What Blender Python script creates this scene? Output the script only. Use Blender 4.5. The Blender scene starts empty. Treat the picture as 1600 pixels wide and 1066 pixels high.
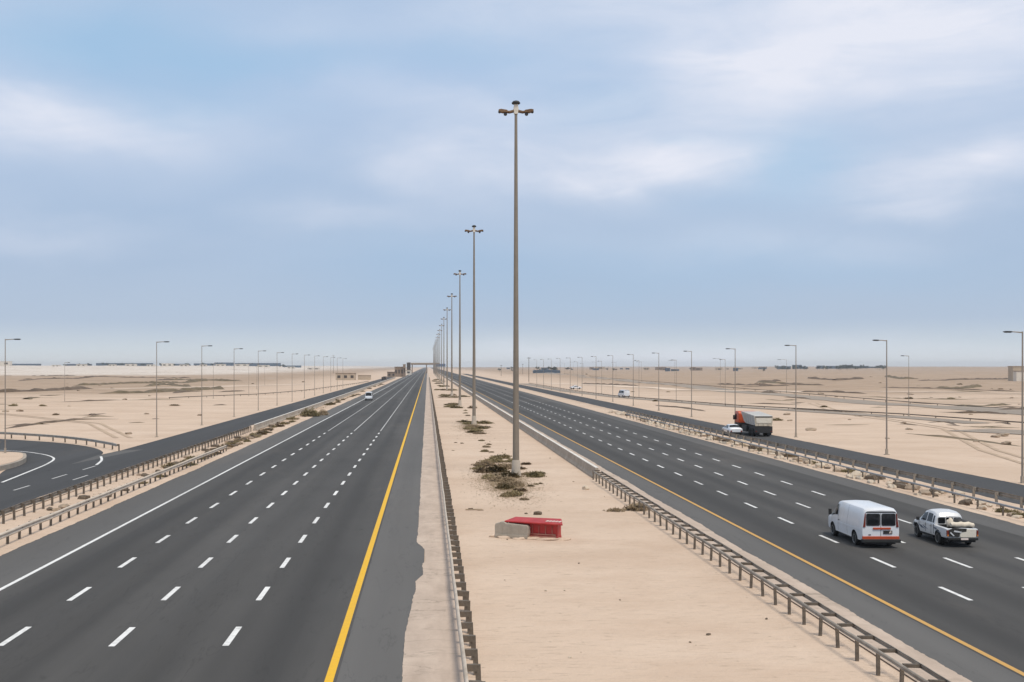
import bpy, bmesh, math, random
from mathutils import Vector, Matrix, noise as mnoise
R = math.radians
rnd = random.Random(11)
SC = bpy.context.scene
COL = SC.collection
F, HX, HY, H = 1900.0, 668.0, 572.0, 9.0      # focal length in photo pixels, road vanishing point, camera height

def gp(px, py, z=0.0):
    """ground point seen at a photo pixel"""
    d = F * (H - z) / (py - HY)
    return ((px - HX) * d / F, d)

# ------------------------------------------------------------------ materials
class NT:
    def __init__(s, tree): s.t = tree; s.n = tree.nodes; s.l = tree.links
    def node(s, typ, **kw):
        n = s.n.new(typ)
        for k, v in kw.items(): setattr(n, k, v)
        return n
    def set(s, sock, v):
        if isinstance(v, bpy.types.NodeSocket): s.l.new(v, sock)
        else: sock.default_value = v
    def math(s, op, a, b=0.0, clamp=False):
        n = s.node('ShaderNodeMath', operation=op); n.use_clamp = clamp
        s.set(n.inputs[0], a); s.set(n.inputs[1], b); return n.outputs[0]
    def mix(s, f, a, b, blend='MIX'):
        n = s.node('ShaderNodeMix', data_type='RGBA', blend_type=blend)
        s.set(n.inputs[0], f); s.set(n.inputs[6], a); s.set(n.inputs[7], b); return n.outputs[2]
    def ramp(s, f, stops):
        n = s.node('ShaderNodeValToRGB'); e = n.color_ramp.elements
        while len(e) < len(stops): e.new(0.5)
        for q, (p, c) in zip(e, stops): q.position = p; q.color = c if len(c) == 4 else (*c, 1)
        s.set(n.inputs[0], f); return n.outputs[0]
    def rng(s, v, a, b, c=0.0, d=1.0, smooth=False):
        n = s.node('ShaderNodeMapRange'); n.clamp = True
        if smooth: n.interpolation_type = 'SMOOTHSTEP'
        s.set(n.inputs[0], v)
        for i, q in enumerate((a, b, c, d)): n.inputs[i+1].default_value = q
        return n.outputs[0]
    def noise(s, vec, scale, detail=4, rough=0.55, dist=0.0, out=0):
        n = s.node('ShaderNodeTexNoise'); s.set(n.inputs['Vector'], vec)
        n.inputs['Scale'].default_value = scale; n.inputs['Detail'].default_value = detail
        n.inputs['Roughness'].default_value = rough; n.inputs['Distortion'].default_value = dist
        return n.outputs[out]
    def mapping(s, vec, scale=(1,1,1), loc=(0,0,0), rot=(0,0,0)):
        n = s.node('ShaderNodeMapping'); s.set(n.inputs[0], vec)
        n.inputs['Scale'].default_value = scale; n.inputs['Location'].default_value = loc; n.inputs['Rotation'].default_value = rot
        return n.outputs[0]
    def bump(s, h, strength=0.3, dist=0.02):
        n = s.node('ShaderNodeBump'); n.inputs['Strength'].default_value = strength; n.inputs['Distance'].default_value = dist
        s.set(n.inputs['Height'], h); return n.outputs[0]

def c4(c): return (c[0], c[1], c[2], 1.0)

def new_mat(name):
    m = bpy.data.materials.new(name); m.use_nodes = True
    nt = NT(m.node_tree); b = m.node_tree.nodes['Principled BSDF']
    geo = nt.node('ShaderNodeNewGeometry').outputs['Position']
    obj = nt.node('ShaderNodeTexCoord').outputs['Object']
    return m, nt, b, geo, obj

def simple(name, col, rough=0.6, metal=0.0, var=0.15, scale=3.0, bump=0.0, dirt=None, coat=0.0, spec=0.5):
    """a plain material with some mottling, optional dirt colour and bump"""
    m, nt, b, geo, obj = new_mat(name)
    n1 = nt.noise(obj, scale, 5, 0.6)
    lo = c4([q*(1-var) for q in col]); hi = c4([min(1, q*(1+var)) for q in col])
    c = nt.ramp(n1, [(0.3, lo), (0.7, hi)])
    if dirt:
        n2 = nt.noise(obj, scale*0.45, 6, 0.7)
        c = nt.mix(nt.rng(n2, 0.5, 0.72, 0, dirt[3]), c, c4(dirt[:3]))
    nt.set(b.inputs['Base Color'], c)
    b.inputs['Roughness'].default_value = rough; b.inputs['Metallic'].default_value = metal
    b.inputs['Specular IOR Level'].default_value = spec
    if coat: b.inputs['Coat Weight'].default_value = coat; b.inputs['Coat Roughness'].default_value = 0.12
    if bump:
        nt.set(b.inputs['Normal'], nt.bump(nt.noise(obj, scale*6, 5, 0.65), bump, 0.02))
    return m

M = {}
def build_mats():
    # --- desert sand: soil zones by place, gravel speckle, ripples
    m, nt, b, P, O = new_mat('desert_sand')
    sep = nt.node('ShaderNodeSeparateXYZ'); nt.set(sep.inputs[0], P)
    X, Y = sep.outputs[0], sep.outputs[1]
    big = nt.noise(nt.mapping(P, (0.004, 0.009, 0)), 1.0, 5, 0.6)
    mid = nt.noise(nt.mapping(P, (0.03, 0.075, 0)), 1.0, 6, 0.62)
    fine = nt.noise(P, 0.9, 6, 0.65)
    grain = nt.noise(P, 14.0, 3, 0.7)
    base = nt.ramp(mid, [(0.28, (0.545, 0.405, 0.302)), (0.52, (0.64, 0.488, 0.373)), (0.75, (0.705, 0.555, 0.437))])
    base = nt.mix(nt.rng(fine, 0.35, 0.7, 0, 0.28), base, (0.54, 0.42, 0.315, 1))
    # brown stony fields away from the road
    axd = nt.math('ABSOLUTE', nt.math('SUBTRACT', X, 6.0))
    away = nt.rng(axd, 52, 120, 0, 1, True)
    wy = nt.math('ADD', Y, nt.math('MULTIPLY', nt.math('SUBTRACT', big, 0.5), 700))
    brown = nt.math('MULTIPLY', nt.math('MULTIPLY', nt.rng(wy, 250, 460, 0, 1, True), away), nt.rng(mid, 0.3, 0.55, 0.5, 1.0))
    base = nt.mix(nt.math('MULTIPLY', brown, 0.92), base, (0.335, 0.235, 0.16, 1))
    # pale strip of white sand far off on the left
    white = nt.math('MULTIPLY', nt.rng(wy, 1050, 1300, 0, 1, True), nt.rng(X, -130, -260, 0, 1, True))
    base = nt.mix(nt.math('MULTIPLY', white, 0.95), base, (0.74, 0.67, 0.6, 1))
    pale = nt.math('MULTIPLY', nt.rng(mid, 0.56, 0.66, 0, 0.35), away)
    base = nt.mix(pale, base, (0.7, 0.585, 0.47, 1))
    # thin dark gravel drifts lying across the plain
    dr = nt.noise(nt.mapping(P, (0.012, 0.11, 0)), 1.0, 7, 0.7, 0.4)
    dm = nt.math('MULTIPLY', nt.rng(dr, 0.55, 0.62, 0, 1), away)
    base = nt.mix(nt.math('MULTIPLY', dm, 0.75), base, (0.25, 0.185, 0.125, 1))
    # crusted ledges and cracks: thin broken dark lines
    for sc, off, wd, amt in (((0.010, 0.034, 0), (0, 0, 0), 0.010, 0.85), ((0.028, 0.075, 0), (5, 3, 0), 0.009, 0.6)):
        ln = nt.noise(nt.mapping(P, sc, off), 1.0, 7, 0.6, 0.3)
        mk = nt.noise(nt.mapping(P, (sc[0]*1.4, sc[1]*0.8, 0), (9, off[0]+2, 0)), 1.0, 4, 0.55)
        lm = nt.math('MULTIPLY', nt.rng(nt.math('ABSOLUTE', nt.math('SUBTRACT', ln, 0.5)), wd*0.35, wd, 1, 0), nt.rng(mk, 0.5, 0.58, 0, amt))
        base = nt.mix(nt.math('MULTIPLY', lm, away), base, (0.2, 0.142, 0.095, 1))
    mot = nt.noise(nt.mapping(P, (0.07, 0.2, 0), (3, 3, 0)), 1.0, 6, 0.68)
    base = nt.mix(nt.math('MULTIPLY', nt.rng(mot, 0.54, 0.66, 0, 0.45), away), base, (0.42, 0.31, 0.22, 1))
    # grit speckle
    sp = nt.node('ShaderNodeTexVoronoi'); nt.set(sp.inputs['Vector'], P); sp.inputs['Scale'].default_value = 1.25
    spk = nt.math('MULTIPLY', nt.rng(sp.outputs['Distance'], 0.03, 0.09, 1, 0), nt.rng(fine, 0.44, 0.53, 0, 1))
    base = nt.mix(nt.math('MULTIPLY', spk, 0.75), base, (0.26, 0.2, 0.15, 1))
    dash = nt.noise(nt.mapping(P, (1.1, 4.5, 0), (5, 2, 0)), 1.0, 5, 0.72)
    base = nt.mix(nt.rng(dash, 0.55, 0.68, 0, 0.6), base, (0.33, 0.25, 0.18, 1))
    blot = nt.noise(nt.mapping(P, (0.16, 0.22, 0), (1, 7, 0)), 1.0, 5, 0.6)
    base = nt.mix(nt.rng(blot, 0.47, 0.66, 0, 0.42), base, (0.5, 0.355, 0.255, 1))
    base = nt.mix(nt.rng(grain, 0.3, 0.75, 0.0, 0.22), base, (0.45, 0.35, 0.26, 1))
    nt.set(b.inputs['Base Color'], base); b.inputs['Roughness'].default_value = 0.95
    b.inputs['Specular IOR Level'].default_value = 0.15
    hgt = nt.math('ADD', nt.math('MULTIPLY', fine, 0.8), nt.math('MULTIPLY', grain, 0.12))
    nt.set(b.inputs['Normal'], nt.bump(hgt, 0.8, 0.2))
    M['sand'] = m

    def asphalt(name, lo, hi, rough, lane=None):
        m, nt, b, P, O = new_mat(name)
        streak = nt.noise(nt.mapping(P, (0.75, 0.012, 0)), 1.0, 6, 0.62)
        tracks = nt.noise(nt.mapping(P, (0.28, 0.0035, 0), (3.1, 0, 0)), 1.0, 3, 0.5)
        patch = nt.noise(nt.mapping(P, (0.12, 0.04, 0)), 1.0, 5, 0.6)
        grain = nt.noise(P, 26.0, 3, 0.75)
        val = nt.math('ADD', nt.math('MULTIPLY', streak, 0.55), nt.math('MULTIPLY', patch, 0.45))
        if lane:      # worn wheel paths and darker oil strip in every lane
            sx = nt.node('ShaderNodeSeparateXYZ'); nt.set(sx.inputs[0], P)
            ph = nt.math('MULTIPLY', nt.math('SUBTRACT', nt.math('ADD', sx.outputs[0], nt.math('MULTIPLY', nt.math('SUBTRACT', patch, 0.5), 0.8)), lane[0]), 2*math.pi/lane[1])
            w1 = nt.math('COSINE', ph); w2 = nt.math('COSINE', nt.math('MULTIPLY', ph, 2.0))
            wear = nt.math('MULTIPLY', nt.math('ADD', nt.math('MULTIPLY', w1, 0.09), nt.math('MULTIPLY', w2, -0.055)), nt.rng(tracks, 0.35, 0.65, 0.4, 1.3))
            val = nt.math('ADD', val, wear)
        c = nt.ramp(val, [(0.34, c4(lo)), (0.66, c4(hi))])
        c = nt.mix(nt.rng(tracks, 0.42, 0.6, 0, 0.55), c, c4([q*0.78 for q in lo]))
        c = nt.mix(nt.rng(grain, 0.42, 0.8, 0, 0.3), c, c4([q*1.7 for q in hi]))
        dust = nt.noise(nt.mapping(P, (0.09, 0.02, 0), (9, 4, 0)), 1.0, 6, 0.7)
        c = nt.mix(nt.rng(dust, 0.56, 0.78, 0, 0.22), c, (0.24, 0.2, 0.165, 1))
        drip = nt.noise(nt.mapping(P, (1.3, 0.35, 0), (4, 8, 0)), 1.0, 4, 0.6)
        c = nt.mix(nt.rng(drip, 0.66, 0.76, 0, 0.5), c, c4([q*0.55 for q in lo]))
        seam = nt.noise(nt.mapping(P, (0.5, 0.06, 0), (2, 2, 0)), 1.0, 5, 0.6)
        c = nt.mix(nt.rng(nt.math('ABSOLUTE', nt.math('SUBTRACT', seam, 0.5)), 0.0, 0.006, 0.35, 0.0), c, c4([q*0.6 for q in lo]))
        nt.set(b.inputs['Base Color'], c)
        nt.set(b.inputs['Roughness'], nt.rng(streak, 0.3, 0.7, rough-0.05, rough+0.07))
        b.inputs['Specular IOR Level'].default_value = 0.22
        nt.set(b.inputs['Normal'], nt.bump(grain, 0.35, 0.01))
        return m
    M['asphalt'] = asphalt('asphalt_lanes', (0.054, 0.0515, 0.049), (0.092, 0.087, 0.082), 0.85, (-2.85, 3.62))
    M['asphalt_right'] = asphalt('asphalt_lanes_right', (0.054, 0.0515, 0.049), (0.092, 0.087, 0.082), 0.85, (17.4, 3.42))
    M['shoulder'] = asphalt('asphalt_shoulder', (0.107, 0.103, 0.099), (0.136, 0.13, 0.124), 0.88)
    M['side_asphalt'] = asphalt('asphalt_side_road', (0.056, 0.056, 0.057), (0.075, 0.073, 0.073), 0.85)
    M['old_asphalt'] = asphalt('worn_asphalt', (0.27, 0.225, 0.185), (0.36, 0.3, 0.245), 0.92)

    def paint(name, col, worn, amt):
        m, nt, b, P, O = new_mat(name)
        w = nt.noise(P, 3.2, 6, 0.75); w2 = nt.noise(nt.mapping(P, (1.5, 0.05, 0)), 1.0, 4, 0.6)
        f = nt.rng(nt.math('ADD', nt.math('MULTIPLY', w, 0.6), nt.math('MULTIPLY', w2, 0.4)), 0.46, 0.62, 0, amt)
        nt.set(b.inputs['Base Color'], nt.mix(f, c4(col), c4(worn)))
        b.inputs['Roughness'].default_value = 0.75
        return m
    M['white_paint'] = paint('white_road_paint', (0.78, 0.77, 0.745), (0.3, 0.29, 0.275), 0.7)
    M['grey_paint'] = paint('worn_white_road_paint', (0.5, 0.49, 0.47), (0.2, 0.2, 0.19), 0.6)
    M['yellow_paint'] = paint('yellow_road_paint', (0.78, 0.44, 0.012), (0.55, 0.33, 0.05), 0.4)
    M['ochre_paint'] = paint('faded_yellow_road_paint', (0.58, 0.32, 0.075), (0.38, 0.26, 0.13), 0.5)

    # sandy cement strip beside the road, cracked
    m, nt, b, P, O = new_mat('sandy_verge')
    n1 = nt.noise(nt.mapping(P, (0.9, 0.25, 1)), 1.0, 6, 0.65); g = nt.noise(P, 12, 4, 0.7)
    c = nt.ramp(n1, [(0.3, (0.42, 0.325, 0.255, 1)), (0.55, (0.53, 0.415, 0.33, 1)), (0.75, (0.60, 0.485, 0.39, 1))])
    ck = nt.noise(nt.mapping(P, (0.22, 0.5, 0)), 1.0, 6, 0.55, 0.4); cm = nt.noise(nt.mapping(P, (0.3, 0.16, 0), (6, 1, 0)), 1.0, 3, 0.5)
    crack = nt.math('MULTIPLY', nt.rng(nt.math('ABSOLUTE', nt.math('SUBTRACT', ck, 0.5)), 0.0, 0.011, 0.75, 0.0), nt.rng(cm, 0.42, 0.55, 0, 1))
    c = nt.mix(crack, c, (0.22, 0.175, 0.135, 1))
    st = nt.noise(nt.mapping(P, (0.5, 1.1, 0), (3, 3, 0)), 1.0, 5, 0.65)
    c = nt.mix(nt.rng(st, 0.52, 0.7, 0, 0.45), c, (0.36, 0.28, 0.215, 1))
    c = nt.mix(nt.rng(g, 0.35, 0.75, 0, 0.22), c, (0.36, 0.29, 0.225, 1))
    nt.set(b.inputs['Base Color'], c); b.inputs['Roughness'].default_value = 0.95
    nt.set(b.inputs['Normal'], nt.bump(nt.math('ADD', n1, nt.math('MULTIPLY', g, 0.3)), 0.5, 0.05))
    M['verge'] = m

    M['galv'] = simple('weathered_galvanised_steel', (0.33, 0.31, 0.28), 0.6, 0.25, 0.2, 2.2, 0.1, (0.27, 0.2, 0.14, 0.6))
    M['galv_pale'] = simple('dusty_pale_steel', (0.56, 0.475, 0.39), 0.85, 0.0, 0.15, 1.6, 0.1, (0.36, 0.28, 0.2, 0.5))
    M['rail_brown'] = simple('brownish_weathered_rail', (0.3, 0.26, 0.215), 0.75, 0.1, 0.25, 1.8, 0.1, (0.12, 0.09, 0.065, 0.6))
    M['steel_blue'] = simple('clean_grey_steel', (0.35, 0.345, 0.345), 0.6, 0.2, 0.12, 1.4, 0.05, (0.3, 0.25, 0.2, 0.3))
    M['post'] = simple('weathered_brown_post', (0.135, 0.11, 0.086), 0.8, 0.1, 0.3, 6, 0.2, (0.2, 0.14, 0.09, 0.5))
    M['concrete'] = simple('dusty_concrete', (0.46, 0.4, 0.33), 0.9, 0, 0.14, 0.9, 0.3, (0.33, 0.27, 0.21, 0.6))
    M['concrete_side'] = simple('stained_concrete', (0.37, 0.315, 0.255), 0.92, 0, 0.18, 0.8, 0.3, (0.25, 0.2, 0.16, 0.5))
    M['white_cap'] = simple('whitewashed_concrete', (0.7, 0.66, 0.6), 0.85, 0, 0.1, 0.7, 0.15, (0.45, 0.39, 0.32, 0.5))
    M['mast'] = simple('dusty_mast_steel', (0.25, 0.21, 0.165), 0.6, 0.15, 0.1, 0.8, 0.0, (0.18, 0.145, 0.11, 0.4))
    M['lamp_grey'] = simple('grey_lamp_post_steel', (0.3, 0.255, 0.215), 0.6, 0.2, 0.12, 1.0)
    M['rust'] = simple('rusty_brown_metal', (0.16, 0.09, 0.045), 0.7, 0.2, 0.4, 5, 0.2, (0.3, 0.2, 0.11, 0.5))
    M['dark'] = simple('black_metal', (0.025, 0.024, 0.024), 0.6, 0.1, 0.3, 3)
    M['cream'] = simple('cream_enamel', (0.72, 0.66, 0.56), 0.5, 0, 0.08, 3, 0, (0.45, 0.36, 0.26, 0.4))
    M['lens'] = simple('dusty_lamp_glass', (0.05, 0.05, 0.055), 0.2, 0, 0.2, 4)
    M['rock'] = simple('tan_rock', (0.36, 0.275, 0.2), 0.95, 0, 0.3, 2.2, 0.6, (0.22, 0.16, 0.11, 0.6))
    M['pale_rock'] = simple('pale_broken_limestone', (0.58, 0.48, 0.37), 0.95, 0, 0.2, 2.5, 0.6, (0.38, 0.29, 0.2, 0.6))
    M['dark_rock'] = simple('dark_brown_rock', (0.13, 0.098, 0.07), 0.95, 0, 0.3, 2.2, 0.6, (0.24, 0.18, 0.12, 0.5))
    M['bank'] = simple('dark_crusted_soil', (0.12, 0.083, 0.055), 0.98, 0, 0.35, 0.35, 0.8, (0.26, 0.19, 0.13, 0.6))
    M['bank_olive'] = simple('olive_scrubby_soil', (0.14, 0.105, 0.06), 0.98, 0, 0.35, 0.4, 0.8, (0.28, 0.2, 0.13, 0.6))
    M['red'] = simple('sun_faded_red_plastic', (0.43, 0.022, 0.02), 0.5, 0, 0.2, 1.6, 0.1, (0.3, 0.1, 0.07, 0.5))
    M['red_dusty'] = simple('dusty_red_plastic', (0.36, 0.1, 0.075), 0.7, 0, 0.25, 2.5, 0.1, (0.45, 0.33, 0.24, 0.7))
    M['grime_white'] = simple('flaking_white_paint', (0.78, 0.66, 0.6), 0.7, 0, 0.12, 5, 0.1)
    M['block'] = simple('grey_concrete_block', (0.36, 0.315, 0.26), 0.95, 0, 0.15, 2.5, 0.5, (0.26, 0.22, 0.18, 0.5))
    M['wood'] = simple('bleached_timber', (0.36, 0.27, 0.185), 0.85, 0, 0.25, 4, 0.3)
    M['tan_wall'] = simple('tan_render', (0.47, 0.38, 0.285), 0.95, 0, 0.14, 0.3, 0.1, (0.36, 0.28, 0.2, 0.5))
    M['pale_wall'] = simple('pale_render', (0.66, 0.6, 0.52), 0.95, 0, 0.08, 0.3)
    M['brown_wall'] = simple('brown_block_wall', (0.27, 0.2, 0.15), 0.95, 0, 0.2, 0.4)
    M['blue_wall'] = simple('blue_grey_cladding', (0.07, 0.105, 0.15), 0.8, 0, 0.2, 0.05)
    M['void'] = simple('dark_opening', (0.06, 0.05, 0.045), 0.8, 0, 0.2, 1)
    M['white_body'] = simple('white_vehicle_paint', (0.72, 0.735, 0.765), 0.3, 0, 0.03, 1.2, 0, (0.52, 0.47, 0.4, 0.4), 0.5)
    M['silver_body'] = simple('silver_white_vehicle_paint', (0.66, 0.665, 0.68), 0.35, 0.05, 0.03, 1.4, 0, (0.5, 0.45, 0.38, 0.35), 0.5)
    M['glass'] = simple('dark_tinted_glass', (0.010, 0.012, 0.015), 0.1, 0, 0.2, 2, spec=0.25)
    M['smoke_glass'] = simple('grey_tinted_glass', (0.025, 0.026, 0.03), 0.1, 0, 0.6, 5, spec=0.3)
    M['tyre'] = simple('tyre_rubber', (0.022, 0.021, 0.02), 0.85, 0, 0.25, 6)
    M['rim'] = simple('pale_wheel_rim', (0.5, 0.49, 0.47), 0.4, 0.4, 0.1, 6)
    M['trim'] = simple('black_plastic_trim', (0.018, 0.018, 0.018), 0.7, 0, 0.2, 3)
    M['orange'] = simple('orange_red_stripe', (0.46, 0.07, 0.022), 0.45, 0, 0.1, 3)
    M['orange_cab'] = simple('orange_cab_paint', (0.55, 0.085, 0.025), 0.4, 0, 0.15, 2, 0, (0.3, 0.08, 0.04, 0.5))
    M['tail'] = simple('red_brown_lamp_plastic', (0.17, 0.028, 0.018), 0.25, 0, 0.15, 4)
    M['amber'] = simple('amber_lamp_plastic', (0.6, 0.2, 0.04), 0.25, 0, 0.15, 4)
    M['door_dark'] = simple('bare_dark_interior', (0.03, 0.028, 0.026), 0.8, 0, 0.2, 4)
    M['decal'] = simple('blue_grey_decal', (0.09, 0.115, 0.16), 0.5, 0, 0.1, 3)
    M['tarp'] = simple('cream_tarpaulin', (0.7, 0.61, 0.49), 0.8, 0, 0.12, 3, 0.3)
    M['tipper'] = simple('grey_white_tipper_steel', (0.5, 0.485, 0.46), 0.6, 0.1, 0.1, 0.8, 0, (0.36, 0.31, 0.25, 0.5))
    M['beige_steel'] = simple('beige_tailgate_paint', (0.56, 0.49, 0.39), 0.7, 0, 0.2, 1.8, 0, (0.26, 0.19, 0.12, 0.8))
    M['sign_blue'] = simple('faded_blue_sign', (0.09, 0.17, 0.3), 0.6, 0, 0.1, 0.5)
    def leaf(name, a, b_, c_):
        m, nt, b, P, O = new_mat(name)
        n = nt.noise(P, 1.6, 4, 0.7)
        oi = nt.node('ShaderNodeObjectInfo').outputs['Random']
        f = nt.math('ADD', nt.math('MULTIPLY', n, 0.8), nt.math('MULTIPLY', oi, 0.2))
        nt.set(b.inputs['Base Color'], nt.ramp(f, [(0.32, c4(a)), (0.52, c4(b_)), (0.7, c4(c_))]))
        b.inputs['Roughness'].default_value = 0.85; b.inputs['Specular IOR Level'].default_value = 0.15
        return m
    M['scrub'] = leaf('desert_scrub_leaves', (0.11, 0.09, 0.044), (0.195, 0.152, 0.078), (0.31, 0.24, 0.14))
    M['dry'] = leaf('dry_scrub_twigs', (0.12, 0.086, 0.052), (0.22, 0.16, 0.098), (0.33, 0.25, 0.16))
    M['tree'] = leaf('dark_tree_leaves', (0.03, 0.042, 0.03), (0.045, 0.06, 0.04), (0.065, 0.08, 0.05))
    M['bark'] = simple('bark', (0.1, 0.075, 0.055), 0.9, 0, 0.2, 3)
build_mats()

# ------------------------------------------------------------------ objects and meshes
def setp(o, label=None, cat=None, group=None, kind=None):
    if label: o['label'] = label
    if cat: o['category'] = cat
    if group: o['group'] = group
    if kind: o['kind'] = kind
    return o

def thing(name, label, cat, loc=(0,0,0), rz=0.0, group=None):
    o = bpy.data.objects.new(name, None); COL.objects.link(o)
    o.location = loc; o.rotation_euler = (0, 0, rz); o.empty_display_size = 0.2
    return setp(o, label, cat, group)

def copy_tree(o, loc=None, rz=None, label=None, parent=None, scale=None):
    c = o.copy(); COL.objects.link(c)
    if parent is not None: c.parent = parent
    if loc is not None: c.location = loc
    if rz is not None: c.rotation_euler = (0, 0, rz)
    if scale is not None: c.scale = scale
    if label: c['label'] = label
    for ch in o.children: copy_tree(ch, parent=c)
    return c

class MB:
    """collects geometry, then links it as one mesh object"""
    def __init__(s): s.v = []; s.f = []; s.mi = []
    def add(s, vs, fs, mi=0):
        k = len(s.v); s.v += [tuple(p) for p in vs]
        for f in fs: s.f.append([i + k for i in f]); s.mi.append(mi)
    def box(s, c, d, mi=0, taper=1.0, rz=0.0, shear=(0, 0)):
        x, y, z = d[0]/2, d[1]/2, d[2]/2; vs = []
        for k, sz in ((0, -z), (1, z)):
            t = taper if k else 1.0
            for sx, sy in ((-x, -y), (x, -y), (x, y), (-x, y)):
                px, py = sx*t + (shear[0] if k else 0), sy*t + (shear[1] if k else 0)
                vs.append((c[0] + px*math.cos(rz) - py*math.sin(rz), c[1] + px*math.sin(rz) + py*math.cos(rz), c[2] + sz))
        s.add(vs, [(3,2,1,0), (4,5,6,7), (0,1,5,4), (1,2,6,5), (2,3,7,6), (3,0,4,7)], mi)
    def tube(s, pts, rads, n=10, mi=0, cap=True):
        pts = [Vector(p) for p in pts]; rings = []
        for i, p in enumerate(pts):
            t = (pts[min(i+1, len(pts)-1)] - pts[max(i-1, 0)]).normalized()
            a = t.orthogonal().normalized() if i == 0 else (a - t*a.dot(t)).normalized()
            b = t.cross(a); r = rads[i] if isinstance(rads, (list, tuple)) else rads
            rings.append([p + (a*math.cos(2*math.pi*k/n) + b*math.sin(2*math.pi*k/n))*r for k in range(n)])
        vs = [q for r_ in rings for q in r_]; fs = []
        for i in range(len(pts)-1):
            for k in range(n): fs.append((i*n+k, i*n+(k+1) % n, (i+1)*n+(k+1) % n, (i+1)*n+k))
        if cap: fs += [tuple(reversed(range(n))), tuple((len(pts)-1)*n+k for k in range(n))]
        s.add(vs, fs, mi)
    def lathe(s, prof, c=(0,0,0), axis='z', n=20, mi=0):
        """prof: (radius, along) points; closed at radius 0 ends or left open"""
        vs = []; fs = []
        for r, h in prof:
            for k in range(n):
                a = 2*math.pi*k/n; u, w = r*math.cos(a), r*math.sin(a)
                q = (u, w, h) if axis == 'z' else (h, u, w) if axis == 'x' else (u, h, w)
                vs.append((c[0]+q[0], c[1]+q[1], c[2]+q[2]))
        for i in range(len(prof)-1):
            for k in range(n): fs.append((i*n+k, i*n+(k+1) % n, (i+1)*n+(k+1) % n, (i+1)*n+k))
        fs += [tuple(reversed(range(n))), tuple((len(prof)-1)*n+k for k in range(n))]
        s.add(vs, fs, mi)
    def prism(s, poly, axis, a, b, mi=0):
        """poly in the plane across axis ('y': (x,z); 'z': (x,y); 'x': (y,z)), extruded from a to b"""
        def put(p, t): return (p[0], t, p[1]) if axis == 'y' else (p[0], p[1], t) if axis == 'z' else (t, p[0], p[1])
        n = len(poly)
        vs = [put(p, a) for p in poly] + [put(p, b) for p in poly]
        s.add(vs, [tuple(reversed(range(n))), tuple(range(n, 2*n))] + [(k, (k+1) % n, n+(k+1) % n, n+k) for k in range(n)], mi)
    def rock(s, c, d, seed=0, rough=0.35, mi=0, sub=2, flat=True):
        bm = bmesh.new(); bmesh.ops.create_icosphere(bm, subdivisions=sub, radius=0.5)
        off = Vector((seed*3.17, seed*1.31, seed*7.7))
        for v in bm.verts:
            n = 1 + rough*(mnoise.noise(v.co*2.2 + off)*1.2 + 0.5*mnoise.noise(v.co*5 + off))
            p = v.co*n; p = Vector((p.x*d[0], p.y*d[1], p.z*d[2]))
            if flat and p.z < -0.22*d[2]: p.z = -0.22*d[2]
            v.co = p + Vector(c)
        bm.verts.index_update()
        s.add([v.co for v in bm.verts], [[v.index for v in f.verts] for f in bm.faces], mi); bm.free()
    def sweep(s, prof, path, mi=0, closed=True):
        """prof: (side offset to the right of travel, z); path: (x, y, z) points"""
        P = [Vector(p) for p in path]; n = len(prof); vs = []; fs = []
        for i, p in enumerate(P):
            t = (P[min(i+1, len(P)-1)] - P[max(i-1, 0)]); t.z = 0; t.normalize()
            rt = Vector((t.y, -t.x, 0))
            for o, z in prof: vs.append(p + rt*o + Vector((0, 0, z)))
        for i in range(len(P)-1):
            for k in range(n if closed else n-1):
                fs.append((i*n+k, i*n+(k+1) % n, (i+1)*n+(k+1) % n, (i+1)*n+k))
        if closed: fs += [tuple(reversed(range(n))), tuple((len(P)-1)*n+k for k in range(n))]
        s.add(vs, fs, mi)
    def build(s, name, mats, parent=None, loc=None, smooth=None, bevel=0.0):
        me = bpy.data.meshes.new(name); me.from_pydata(s.v, [], s.f)
        if not isinstance(mats, (list, tuple)): mats = [mats]
        for m in mats: me.materials.append(m)
        if len(mats) > 1: me.polygons.foreach_set('material_index', s.mi)
        bm = bmesh.new(); bm.from_mesh(me); bmesh.ops.recalc_face_normals(bm, faces=bm.faces)
        if bevel: 
            es = [e for e in bm.edges if len(e.link_faces) == 2 and e.calc_face_angle(0) > 0.6]
            bmesh.ops.bevel(bm, geom=es, offset=bevel, segments=2, affect='EDGES', profile=0.6)
        if smooth is not None:
            for f in bm.faces: f.smooth = True
            for e in bm.edges:
                if len(e.link_faces) == 2 and e.calc_face_angle(0) > smooth: e.smooth = False
        bm.to_mesh(me); bm.free(); me.update()
        o = bpy.data.objects.new(name, me); COL.objects.link(o)
        if parent is not None: o.parent = parent
        if loc is not None: o.location = loc
        return o

def strct(o): o['kind'] = 'structure'; return o

# ------------------------------------------------------------------ terrain
ROADEND = 7200.0
def sstep(a, b, v):
    t = max(0.0, min(1.0, (v-a)/(b-a))); return t*t*(3-2*t)

def gz(x, y):
    away = sstep(50, 110, x) if x > 0 else sstep(50, 110, -x)
    z = -0.012
    if away > 0:
        n = mnoise.noise(Vector((x*0.012, y*0.012, 3.3)))*0.9 + mnoise.noise(Vector((x*0.045, y*0.045, 8.1)))*0.3
        z += away*n*(0.55 + min(2.0, abs(y)/900.0))
        left = sstep(-110, -420, x)*sstep(1000, 2500, y)
        z += left*8.6
        right = sstep(650, 1500, x)*sstep(1300, 3500, y)
        z += right*4.5
    return z

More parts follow.
